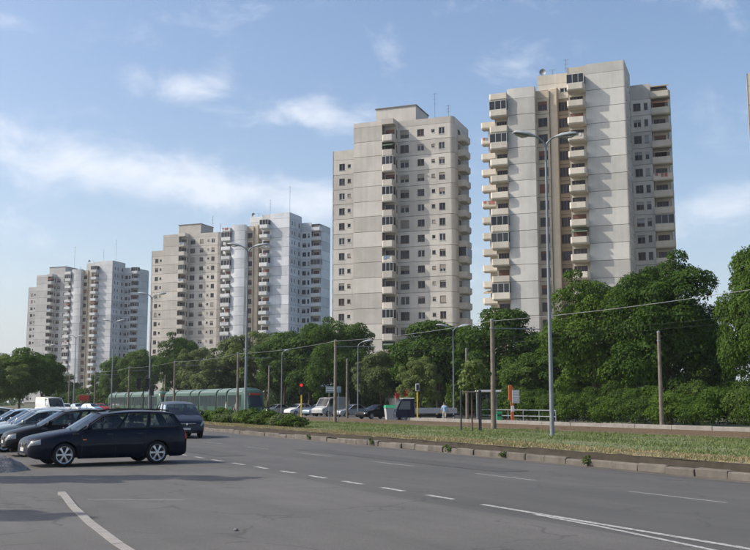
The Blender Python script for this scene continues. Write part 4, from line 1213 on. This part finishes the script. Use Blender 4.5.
lamp_at(76, 338, 172, 'double headed street lamp before the balconies of the pale far tower')
lamp_at(48, 347, 200, 'double headed street lamp before the grey far tower')
for px, top, D, dbl, lab, rz in ((453, 328, 92, True, 'slim double lamp with white heads beyond the flatbed truck', 0), (358, 343, 105, False, 'slim single armed lamp beside the wooden pole with the direction sign', 0), (282, 352, 128, False, 'slim single armed lamp among the trees near the tram front', 1.0)):
    x, y, _ = cam_at(px, top, D); h = 1.7 + (402 - top) / 980 * D
    street_lamp((x, y, 0), h, lab, arm=.5, rz=-YAW + R(5) + rz, double=dbl, r=.08, group='slim lamps beyond the tram tracks')

# catenary poles and wires
POLES = []
def pole(x, y, h, label, r=.14, mat='wood_pole', z=.1, arm=None):
    o = thing('catenary_pole', label, 'pole', (x, y, z), 0, 'tramway poles')
    MB().tube([(0, 0, -.2), (0, 0, h * .5), (0, 0, h)], [r, r * .85, r * .7], 10).build('shaft', mat, o, smooth=50)
    MB().lathe([(.001, h + .05), (r * .75, h + .02), (r * .78, h - .06), (r * .7, h - .06)], 10).build('cap', 'galvanised', o)
    MB().lathe([(r * .9, h - .55), (r * .9, h - .49), (r * .6, h - .49), (r * .6, h - .55)], 10).build('clamp_band', 'galvanised', o)
    if arm:
        MB().tube([(0, 0, h - .52), (arm, 0, h - .45)], .03, 6).build('bracket_arm', 'galvanised', o)
        MB().tube([(arm * .8, 0, h - .46), (arm * .8, 0, h - .68)], .02, 5).build('insulator', 'black_trim', o)
    POLES.append((x, y, z + h)); return o
near_y = [26.2, 48.8, 70.9, 93.9, 116.6, 139.5, 162.4, 185]
labs = ['tramway pole on the lawn edge, out past the tall lamp', 'weathered tramway pole on the lawn beside the young staked tree', 'weathered tramway pole on the lawn edge, next to the direction sign', 'weathered tramway pole before the middle of the tram',
        'weathered tramway pole before the rear of the tram', 'weathered tramway pole before the second tram', 'weathered tramway pole beyond the black traffic lights', 'far weathered tramway pole by the pale tower']
for y, l in zip(near_y, labs): pole(33.2, y, 6.5, l, .17 if y < 60 else .14, arm=3.6)
for y, l in zip((43.4, 64.2, 85.4, 106, 150), ('tramway pole behind the low wall, standing before the hedge', 'tramway pole behind the low wall and the young staked tree', 'tramway pole beyond the tracks, beside the small dim red signal', 'tramway pole beyond the tracks, near the tram front', 'far tramway pole beyond the tracks by the second tram')):
    pole(41.25, y, 5.75, l, .13, z=.05)
def wire(pts, sag, label, r=.02):
    b = MB(); P_ = []
    for a, c in zip(pts, pts[1:]):
        a, c = Vector(a), Vector(c)
        for k in range(8):
            t = k / 8; q = a.lerp(c, t); q.z -= sag * 4 * t * (1 - t); P_.append(q)
    P_.append(Vector(pts[-1])); b.tube(P_, r, 5)
    return tag(b.build('overhead_wire', 'wire' if r > .01 else 'wire_dark', None), label, 'wire', 'tramway wires')
wire([(33.2, -20, 6.5)] + [(33.2, y, 6.52) for y in near_y], .18, 'pale sagging cable strung along the pole tops before the trees', .013)
wire([(36.3, y, 5.75) for y in [-20] + near_y], .05, 'thin contact wire above the track beside the lawn', .004)
wire([(39.05, y, 5.75) for y in [-20] + near_y], .05, 'thin contact wire above the track beside the hedge', .004)
# direction sign on posts
x, y, _ = cam_at(333.5, 395, 80)
o = thing('direction_sign', 'grey blue direction sign panel on two posts beside a tramway pole', 'sign', (x, y, .1), -YAW + R(12))
MB().bevel_box(-.62, .62, -.03, .03, 2.35, 2.85, .015).build('panel', 'sign_blue', o)
MB().box(-.54, .30, -.036, -.031, 2.66, 2.74).box(-.54, .12, -.036, -.031, 2.48, 2.56).build('lettering', 'sign_white', o)
for s in (-.35, .42): MB().tube([(s, .05, -.1), (s, .05, 2.8)], .035, 8).build('post', 'galvanised', o)
# traffic lights
def traffic_light(px, D, h, label, lit='red', pole_mat='yellow_paint', rz=0, arms=1, z=.1):
    x, y, _ = cam_at(px, 400, D)
    o = thing('traffic_light', label, 'traffic light', (x, y, z), -YAW + rz, 'traffic lights')
    MB().tube([(0, 0, -.1), (0, 0, h - .1)], .06, 9).build('post', pole_mat, o)
    for k in range(arms):
        xo = (k - (arms - 1) / 2) * .75
        hd = MB().bevel_box(xo - .17, xo + .17, -.30, -.07, h - .35, h + .62, .03).build('signal_head', 'black_metal', o)
        for j, (m, on) in enumerate((('red_lamp', lit == 'red'), ('black_trim', 0), ('black_trim', 0))):
            zc = h + .47 - j * .31
            MB().lathe([(.001, -.325), (.11, -.318), (.115, -.29), (.001, -.29)], 14, 'y', (xo, 0, zc)).build('lens', 'red_lamp' if on else 'red_paint' if (lit == 'dim' and j == 0) else 'black_trim', hd, smooth=40)
            b = MB(); b.loft([[(xo + .135 * math.cos(a), yy, zc + .135 * math.sin(a)) for a in np.linspace(-.3, PI + .3, 9)] + [(xo + .125 * math.cos(a), yy, zc + .125 * math.sin(a)) for a in np.linspace(PI + .3, -.3, 9)] for yy in (-.29, -.45)])
            b.build('visor', 'black_metal', hd)
        if arms > 1: MB().tube([(0, 0, h - .2), (xo, -.15, h - .2)], .03, 6).build('bracket', 'black_metal', o)
    return o
traffic_light(301.5, 84, 2.55, 'traffic light showing red on a yellow post, behind the low shrubs')
traffic_light(347.5, 95.8, 2.1, 'small dim red signal on a dark post beside a tramway pole', lit='dim', pole_mat='black_metal', z=.05)
traffic_light(143, 84, 3.0, 'pair of black traffic light heads on a dark post before the second tram', lit='off', pole_mat='black_metal', arms=2)
traffic_light(151, 88, 2.5, 'black traffic light with its back turned, beside the pair of black heads', lit='off', pole_mat='black_metal', rz=PI)
x, y, _ = cam_at(417.5, 400, 83.8)
o = thing('tram_signal', 'slim yellow signal post with a grey box, before the flatbed truck', 'signal post', (x, y, .1), -YAW)
MB().tube([(0, 0, -.1), (0, 0, 2.5)], .065, 9).build('post', 'yellow_paint', o)
MB().bevel_box(-.16, .16, -.14, .14, 2.5, 3.15, .03).build('signal_box', 'sign_grey', o)
MB().bevel_box(-.11, .11, -.15, -.13, 2.6, 3.05, .008).build('signal_face', 'black_trim', o)
# bus stop sign, bin, railing
x, y, _ = cam_at(512.5, 420, 71.8)
o = thing('bus_stop_sign', 'orange bus stop post carrying a grey timetable panel', 'sign', (x, y, .06), -YAW + R(6))
MB().bevel_box(-.11, .11, -.06, .06, -.1, 2.75, .02).build('post', 'orange_paint', o)
MB().bevel_box(-.27, -.03, -.09, .0, 1.75, 2.85, .02).build('stop_flag', 'orange_paint', o)
MB().bevel_box(-.02, .52, -.14, -.07, 1.55, 2.5, .015).build('timetable_panel', 'sign_grey', o)
for k in range(6): MB().box(.05, .46 - (k % 3) * .06, -.1435, -.1405, 2.36 - k * .12, 2.40 - k * .12).build('text_line', 'sign_white', o)
MB().bevel_box(-.10, .12, -.12, -.062, .95, 1.35, .01).build('notice', 'sign_white', o)
x, y, _ = cam_at(499, 420, 74)
o = thing('litter_bin', 'small green litter bin on the pavement before the railing', 'bin', (x, y, .06), -YAW)
b = MB(); b.loft([[(w * a, w * c, z) for a, c in ((-1, -.8), (-.8, -1), (.8, -1), (1, -.8), (1, .8), (.8, 1), (-.8, 1), (-1, .8))] for z, w in ((0, .16), (.1, .18), (.78, .22), (.82, .23))]); b.build('body', 'green_plastic', o)
MB().bevel_box(-.25, .25, -.25, .25, .82, .92, .03).build('lid', 'green_plastic', o)
MB().bevel_box(-.14, .14, -.245, -.215, .58, .72, .01).build('slot', 'black_trim', o)
x0, y0, _ = cam_at(480, 420, 77.5); x1, y1, _ = cam_at(556, 420, 69)
o = thing('metal_railing', 'pale two bar metal railing before the hedge by the bus stop', 'railing', (x0, y0, .06), math.atan2(y1 - y0, x1 - x0))
Lr = math.hypot(x1 - x0, y1 - y0)
for z in (.62, 1.05): MB().tube([(0, 0, z), (Lr, 0, z)], .035, 7).build('rail', 'galvanised', o)
for k in range(6): MB().tube([(Lr * k / 5, 0, -.1), (Lr * k / 5, 0, 1.08)], .04, 7).build('post', 'galvanised', o)
# white shelter roof edge behind the pole
x, y, _ = cam_at(488, 392, 76)
o = thing('tram_shelter', 'flat roofed tram shelter with a pale edge beyond the tracks', 'shelter', (x, y, .06), -YAW + R(8))
MB().bevel_box(-.9, .9, -.6, .6, 2.4, 2.55, .03).build('roof', 'sign_white', o)
for sx in (-.78, .78):
    for sy in (.35, .5): MB().tube([(sx, sy, -.1), (sx, sy, 2.36)], .04, 7).build('post', 'galvanised', o)
MB().box(-.76, .76, .42, .44, .3, 2.2).build('back_pane', 'car_glass', o)
MB().bevel_box(-.7, .7, .1, .40, .42, .48, .01).build('bench_seat', 'wood_pole', o)
# low shop building with a red fascia
x, y, _ = cam_at(438, 400, 128)
o = thing('low_shop', 'low flat roofed shop with a red fascia glimpsed under the trees', 'building', (x, y, 0), -YAW + R(10))
MB().box(-5.5, 6, 0, 8, 0, 3.3).build('wall', 'concrete_light', o)
MB().bevel_box(-5.7, 6.2, -.5, 0.02, 2.15, 3.15, .05).build('fascia', 'red_paint', o)
MB().box(-5.6, 6.1, -.1, 8.1, 3.3, 3.5).build('roof', 'roofing', o)
for k in range(6): MB().box(-5 + k * 1.8, -3.6 + k * 1.8, -.03, .0, .4, 2.1).build('shop_window', 'tower_glass', o)
for k in range(7): MB().box(-5.4 + k * 1.8, -5.2 + k * 1.8, -.45, -.25, 0, 2.15).build('pillar', 'concrete_light', o)
# red sign far along the road
x, y, _ = cam_at(84, 398, 150)
o = thing('roadside_sign', 'dark red roadside panel far off before the pale tower', 'sign', (x, y, 0), -YAW)
MB().bevel_box(-.75, .75, -.04, .04, 1.9, 2.7, .02).build('panel', 'red_paint', o)
for s in (-.5, .5): MB().tube([(s, .06, -.1), (s, .06, 2.6)], .04, 7).build('post', 'galvanised', o)
# recycling container beside the truck
x, y, _ = cam_at(391.5, 414, 92)
o = thing('waste_container', 'pale waste container with a green lid beside the flatbed truck', 'container', (x, y, 0), -YAW + R(10))
MB().loft([[(-.5, -.4, .1), (.5, -.4, .1), (.5, .4, .1), (-.5, .4, .1)], [(-.62, -.5, 1.15), (.62, -.5, 1.15), (.62, .5, 1.15), (-.62, .5, 1.15)]]).build('body', 'sign_grey', o)
MB().loft([[(-.66, -.54, 1.15), (.66, -.54, 1.15), (.66, .54, 1.15), (-.66, .54, 1.15)], [(-.6, -.35, 1.42), (.6, -.35, 1.42), (.6, .5, 1.42), (-.6, .5, 1.42)]]).build('lid', 'green_plastic', o)
for sx in (-.45, .45):
    MB().lathe([(.001, -.04), (.1, -.04), (.1, .04), (.001, .04)], 12, 'x', (sx, -.3, .1)).build('caster', 'black_trim', o)
# heap of grey rubble on the pavement corner
rs = np.random.RandomState(3); b = MB(); nu, nv = 22, 10; vs = []
for j in range(nv + 1):
    for i in range(nu):
        a = 2 * PI * i / nu; r_ = .72 * j / nv * (1 + .16 * math.sin(a * 3 + 1) + .1 * math.sin(a * 5)); hh = .40 * (1 - (j / nv) ** 1.6) + (rs.rand() - .5) * .07 * (j < nv)
        vs.append((r_ * math.cos(a) * 1.0, r_ * math.sin(a), hh))
b.add(vs, [(j * nu + i, (j + 1) * nu + i, (j + 1) * nu + (i + 1) % nu, j * nu + (i + 1) % nu) for j in range(nv) for i in range(nu)])
M('rubble', (.15, .15, .155), .95, var=.35, scale=9, bump=.8, bump_scale=25)
x, y, _ = cam_at(-4, 470, 24.6)
tag(b.build('rubble_heap', 'rubble', None, loc=(x, y, .0), smooth=50), 'low heap of grey rubble at the pavement corner', 'heap')
# small stones on the asphalt
sm = MB(); sm.lathe([(.001, 0), (.05, .0), (.06, .03), (.04, .06), (.001, .07)], 7)
sme = sm.mesh('stone', 'rubble')
for px, py, s_, lb in ((236, 527, .55, 'small dark stone lying alone on the open asphalt'), (104, 538, .7, 'small dark stone lying against the pale pavement kerb')):
    D = 1.7 * 980 / (py - 402) * 1.0
    x, y, _ = cam_at(px, py, D)
    tag(put(sme, 'loose_stone', None, (x, y, .005), 1.0, scale=(s_ * 1.3, s_, s_)), lb, 'stone', 'loose stones on the asphalt')

# ------------------------------------------------------------------ trams
M('tram_green', (.028, .075, .052), .4, var=.08); M('tram_white', (.15, .20, .175), .5, var=.2); M('tram_dark', (.03, .05, .055), .25)
M('tram_glass', (.012, .02, .028), .15, spec=.3); M('display', (.35, .05, .02), .5)
def tram(y_front, label, x=39.05):
    o = thing('tram', label, 'tram', (x, y_front, .20), 0, 'green trams queueing on the track')
    # nose at y=0 looking to -y, body runs to +y
    W = 1.2; secs = [(0.0, 6.4), (6.9, 10.2), (10.7, 17.2), (17.7, 21.0), (21.5, 28.0), (28.5, 34.6)]
    def ring(y, w, zlo, zside, ztop, dy=0):
        half = [(w * .94, zlo), (w, zlo + .35), (w, zside * .55), (w * .985, zside), (w * .90, zside + (ztop - zside) * .55), (w * .72, zside + (ztop - zside) * .88), (w * .35, ztop)]
        pts = half + [(-a, z) for a, z in half[::-1]]
        return [(a, y + dy * max(0, (z - 1.0)) , z) for a, z in pts]
    for k, (a, c) in enumerate(secs):
        b = MB()
        if k == 0: rings = [ring(0, W * .72, .42, 2.15, 2.55, .42), ring(.18, W * .88, .28, 2.3, 2.8, .38), ring(.6, W * .97, .22, 2.4, 2.95, .25), ring(1.4, W, .2, 2.45, 3.0, .0), ring(c, W, .2, 2.45, 3.0)]
        elif k == len(secs) - 1: rings = [ring(a, W, .2, 2.45, 3.0), ring(c - 1.4, W, .2, 2.45, 3.0), ring(c - .6, W * .97, .22, 2.4, 2.95, -.25), ring(c, W * .74, .42, 2.15, 2.6, -.42)]
        else: rings = [ring(a, W, .2, 2.45, 3.0), ring(c, W, .2, 2.45, 3.0)]
        b.loft(rings); b.f = [tuple(reversed(f)) for f in b.f]
        body = b.build('body_section', 'tram_green', o, smooth=35)
        r0 = a + (1.6 if k == 0 else .15); r1 = c - (1.6 if k == len(secs) - 1 else .15)
        MB().loft([[(w_ * math.sin(t), y, 2.5 + .62 * math.cos(t)) for t in np.linspace(-1.35, 1.35, 9)] + [(w_ * .9 * math.sin(t), y, 2.48 + .5 * math.cos(t)) for t in np.linspace(1.35, -1.35, 9)] for y, w_ in ((r0, 1.19), (r1, 1.19))]).build('roof_shell', 'tram_white', body, smooth=50)
        n = max(1, round((r1 - r0) / 1.6)); 
        for s in (-1, 1):
            for j in range(n):
                ya = r0 + (r1 - r0) * (j + .06) / n; yb = r0 + (r1 - r0) * (j + .94) / n; low = .55 if (k % 2 == 0 and j == n // 2) else 1.0
                MB().box(min(s * 1.195, s * 1.214), max(s * 1.195, s * 1.214), ya, yb, low, 2.28).build('door_pane' if low < 1 else 'window_pane', 'tram_glass', body)
        if k < len(secs) - 1:
            y1_ = secs[k + 1][0]
            b = MB()
            for j in range(5):
                yy = c + (y1_ - c) * j / 5; b.loft([ring(yy, W * (.90 if j % 2 else .94), .3, 2.35, 2.8), ring(yy + (y1_ - c) / 5, W * (.94 if j % 2 else .90), .3, 2.35, 2.8)])
            b.f = [tuple(reversed(f)) for f in b.f]; b.build('gangway_bellows', 'black_trim', o)
    # windscreen, display, headlights, skirt wheels
    b = MB()
    g = []
    for t in np.linspace(0, 1, 5):
        z = 1.05 + t * 1.15; y = .0 + .42 * max(0, z - 1) - .03; w = W * .80 + t * .04
        g.append([(-w * .99, y + .16, z), (-w * .6, y + .01, z), (0, y - .04, z), (w * .6, y + .01, z), (w * .99, y + .16, z)])
    b.add([q for r_ in g for q in r_], [(j * 5 + i, j * 5 + i + 1, (j + 1) * 5 + i + 1, (j + 1) * 5 + i) for j in range(4) for i in range(4)])
    b.build('windscreen', 'tram_glass', o, smooth=60)
    MB().bevel_box(-.62, .62, .44, .56, 2.26, 2.50, .02).build('destination_display', 'display', o)
    for s in (-.6, .6): MB().lathe([(.001, -.06), (.1, -.05), (.11, 0), (.001, 0)], 12, 'y', (s, .02, .78)).build('headlight', 'headlamp', o)
    for yy in (3.0, 13.9, 24.7, 31.8):
        for s in (-1, 1):
            MB().lathe([(.001, -.06), (.28, -.06), (.3, -.03), (.3, .05), (.001, .05)], 16, 'x', (s * .72, yy, .30)).build('wheel', 'black_metal', o)
    MB().tube([(0, 14, 3.05), (0, 15.2, 3.9), (0, 13.9, 5.5)], .03, 5).tube([(-.8, 13.9, 5.5), (.8, 13.9, 5.5)], .03, 5).build('pantograph', 'black_metal', o)
    return o
tram(104.2, 'pale green articulated tram standing behind the low shrubs, its dark front showing')
tram(140.2, 'second pale green tram queueing behind the first one')

paint('paint_dkblue', (.014, .018, .04), 0)
# flatbed truck and people
x, y, _ = cam_at(424, 418, 86)
o = thing('flatbed_truck', 'small dark blue flatbed truck with pale roof and grey bed beyond the tracks', 'truck', (x, y, .012), -YAW + PI + R(8))
M('truck_glass', (.10, .125, .14), .12, spec=.6)
# nose at +x (turned to the camera's left)
b = MB(); cab = [(1.0, .35), (2.55, .35), (2.62, .75), (2.5, 1.0), (2.15, 1.85), (1.95, 1.95), (1.0, 1.95)]
b.prism(cab, -.82, .82); cb = b.build('cab', 'paint_dkblue', o)
MB().bevel_box(.98, 2.02, -.80, .80, 1.94, 2.04, .03).build('roof', 'paint_white', o)
for s in (-1, 1): MB().prism([(1.35, 1.05), (2.38, 1.05), (2.08, 1.75), (1.35, 1.75)], min(s * .815, s * .83), max(s * .815, s * .83)).build('side_window', 'truck_glass', cb)
MB().loft([[(2.515, yy, 1.06), (2.535, yy, 1.06), (2.215, yy, 1.75), (2.195, yy, 1.75)] for yy in (-.7, .7)]).build('windscreen', 'truck_glass', cb)
MB().box(-2.6, 2.3, -.45, .45, .42, .58).build('chassis', 'black_metal', o)
bd = MB().box(-2.75, .95, -.88, .88, .72, .8).build('bed', 'sign_grey', o)
for s in (-.88, .84): MB().box(-2.75, .95, s, s + .04, .8, 1.18).build('side_board', 'sign_grey', bd)
MB().box(-2.75, -2.71, -.84, .84, .8, 1.18).build('tail_board', 'sign_grey', bd); MB().box(.91, .95, -.84, .84, .8, 1.6).build('head_board', 'sign_grey', bd)
ty, rim = wheel_meshes(.31)
for xw in (1.9, -1.55):
    for s in (1, -1):
        w = put(ty, 'wheel', o, (xw, s * .68, .31), 0 if s > 0 else PI); put(rim, 'rim', w, (0, 0, 0), 0)
for s in (-.55, .55): MB().bevel_box(2.57, 2.64, s - .12, s + .12, .62, .78, .02).build('headlight', 'headlamp', cb)

def person(px, D, label, shirt, trousers, hair, face=0.0, stride=.16, z=.0, h=1.72, armf=.1):
    """one continuous figure grown from a joint skeleton"""
    x, y, _ = cam_at(px, 412, D)
    J = [((0, 0, .95), .15, -1), ((0, .01, 1.15), .135, 0), ((0, .0, 1.36), .165, 1), ((0, -.01, 1.49), .062, 2), ((0, -.02, 1.58), .09, 3), ((0, -.015, 1.66), .1, 4), ((0, 0, 1.73), .06, 5)]
    rad = []; V = []; E = []
    for p, r_, par in J:
        V.append(p); rad.append(r_)
        if par >= 0: E.append((par, len(V) - 1))
    def chain(start, pts):
        last = start
        for p, r_ in pts:
            V.append(p); rad.append(r_); E.append((last, len(V) - 1)); last = len(V) - 1
    for s in (-1, 1):
        f = s * stride
        chain(0, [((s * .10, 0, .88), .105), ((s * .11, -f * .5, .50), .072), ((s * .11, -f * .1 + f * .4, .10), .045), ((s * .12, -.12 + f * .4, .035), .04)])
        chain(2, [((s * .20, 0, 1.38), .062), ((s * .25, .03 + s * armf * .3, 1.12), .046), ((s * .27, -.10 + s * armf, .90), .036), ((s * .27, -.14 + s * armf, .80), .032)])
    me = bpy.data.meshes.new('body'); me.from_pydata(V, E, []); ob = bpy.data.objects.new('body', me); COL.objects.link(ob)
    md = ob.modifiers.new('skin', 'SKIN'); sv = me.skin_vertices[0].data
    for i, r_ in enumerate(rad): sv[i].radius = (r_, r_ * (.72 if i in (0, 1, 2) else 1)); sv[i].use_root = (i == 0)
    ob.modifiers.new('sub', 'SUBSURF').levels = 1; ob.modifiers['sub'].render_levels = 1
    dg = bpy.context.evaluated_depsgraph_get(); ev = bpy.data.meshes.new_from_object(ob.evaluated_get(dg)); bpy.data.objects.remove(ob)
    for m in (shirt, trousers, hair, 'skin', 'shoe'): ev.materials.append(MATS[m])
    for f in ev.polygons:
        c = f.center; f.use_smooth = True
        f.material_index = 4 if c.z < .09 else 1 if c.z < .96 and abs(c.x) < .21 else 3 if (c.z < 1.08 and abs(c.x) >= .2) else 0 if c.z < 1.46 else 2 if (c.z > 1.68 or (c.y > .02 and c.z > 1.55)) else 3
    ev.name = 'person'
    o = put(ev, 'person', None, (x, y, z), face, scale=(h / 1.78,) * 3)
    return tag(o, label, 'person', 'people by the tram tracks')
M('skin', (.42, .26, .19), .6); M('shoe', (.03, .03, .03), .6); M('hair_dark', (.03, .02, .015), .7)
M('cloth_sky', (.30, .42, .58), .9, var=.1); M('cloth_white', (.62, .62, .6), .9, var=.05); M('cloth_grey', (.22, .22, .23), .9, var=.1); M('cloth_beige', (.45, .40, .32), .9, var=.1); M('cloth_dark', (.05, .05, .06), .9)
person(444.5, 83, 'person in a light blue shirt and pale trousers standing at the rear of the truck', 'cloth_sky', 'cloth_beige', 'hair_dark', 2.4)
person(226, 101, 'person in pale clothes waiting beside the tram', 'cloth_white', 'cloth_grey', 'hair_dark', 1.0, stride=.22, z=.08)
person(236.5, 103, 'person in a grey top and dark trousers beside the tram', 'cloth_grey', 'cloth_dark', 'hair_dark', -1.0, z=.08)
# trees standing on the pavement just out of view; their shade falls across the asphalt
shade_tree(-.6, 25.2, 9.0, 1.25, 'slim street tree on the pavement beside the parked row of cars')
shade_tree(-4.3, 18.5, 7.7, 1.1, 'slim street tree on the pavement near the pale kerb')
# ------------------------------------------------------------------ light summer haze
hz = bpy.data.materials.new('haze'); hz.use_nodes = True
t = hz.node_tree; t.nodes.clear()
pv = N(t, 'ShaderNodeVolumePrincipled'); pv.inputs['Color'].default_value = (.86, .91, 1.0, 1); pv.inputs['Density'].default_value = .00017; pv.inputs['Anisotropy'].default_value = .2
ho = N(t, 'ShaderNodeOutputMaterial'); t.links.new(pv.outputs[0], ho.inputs['Volume']); MATS['haze'] = hz
stuff(MB().box(-2600, 2600, -900, 3600, -1.2, 78).build('haze', 'haze'))
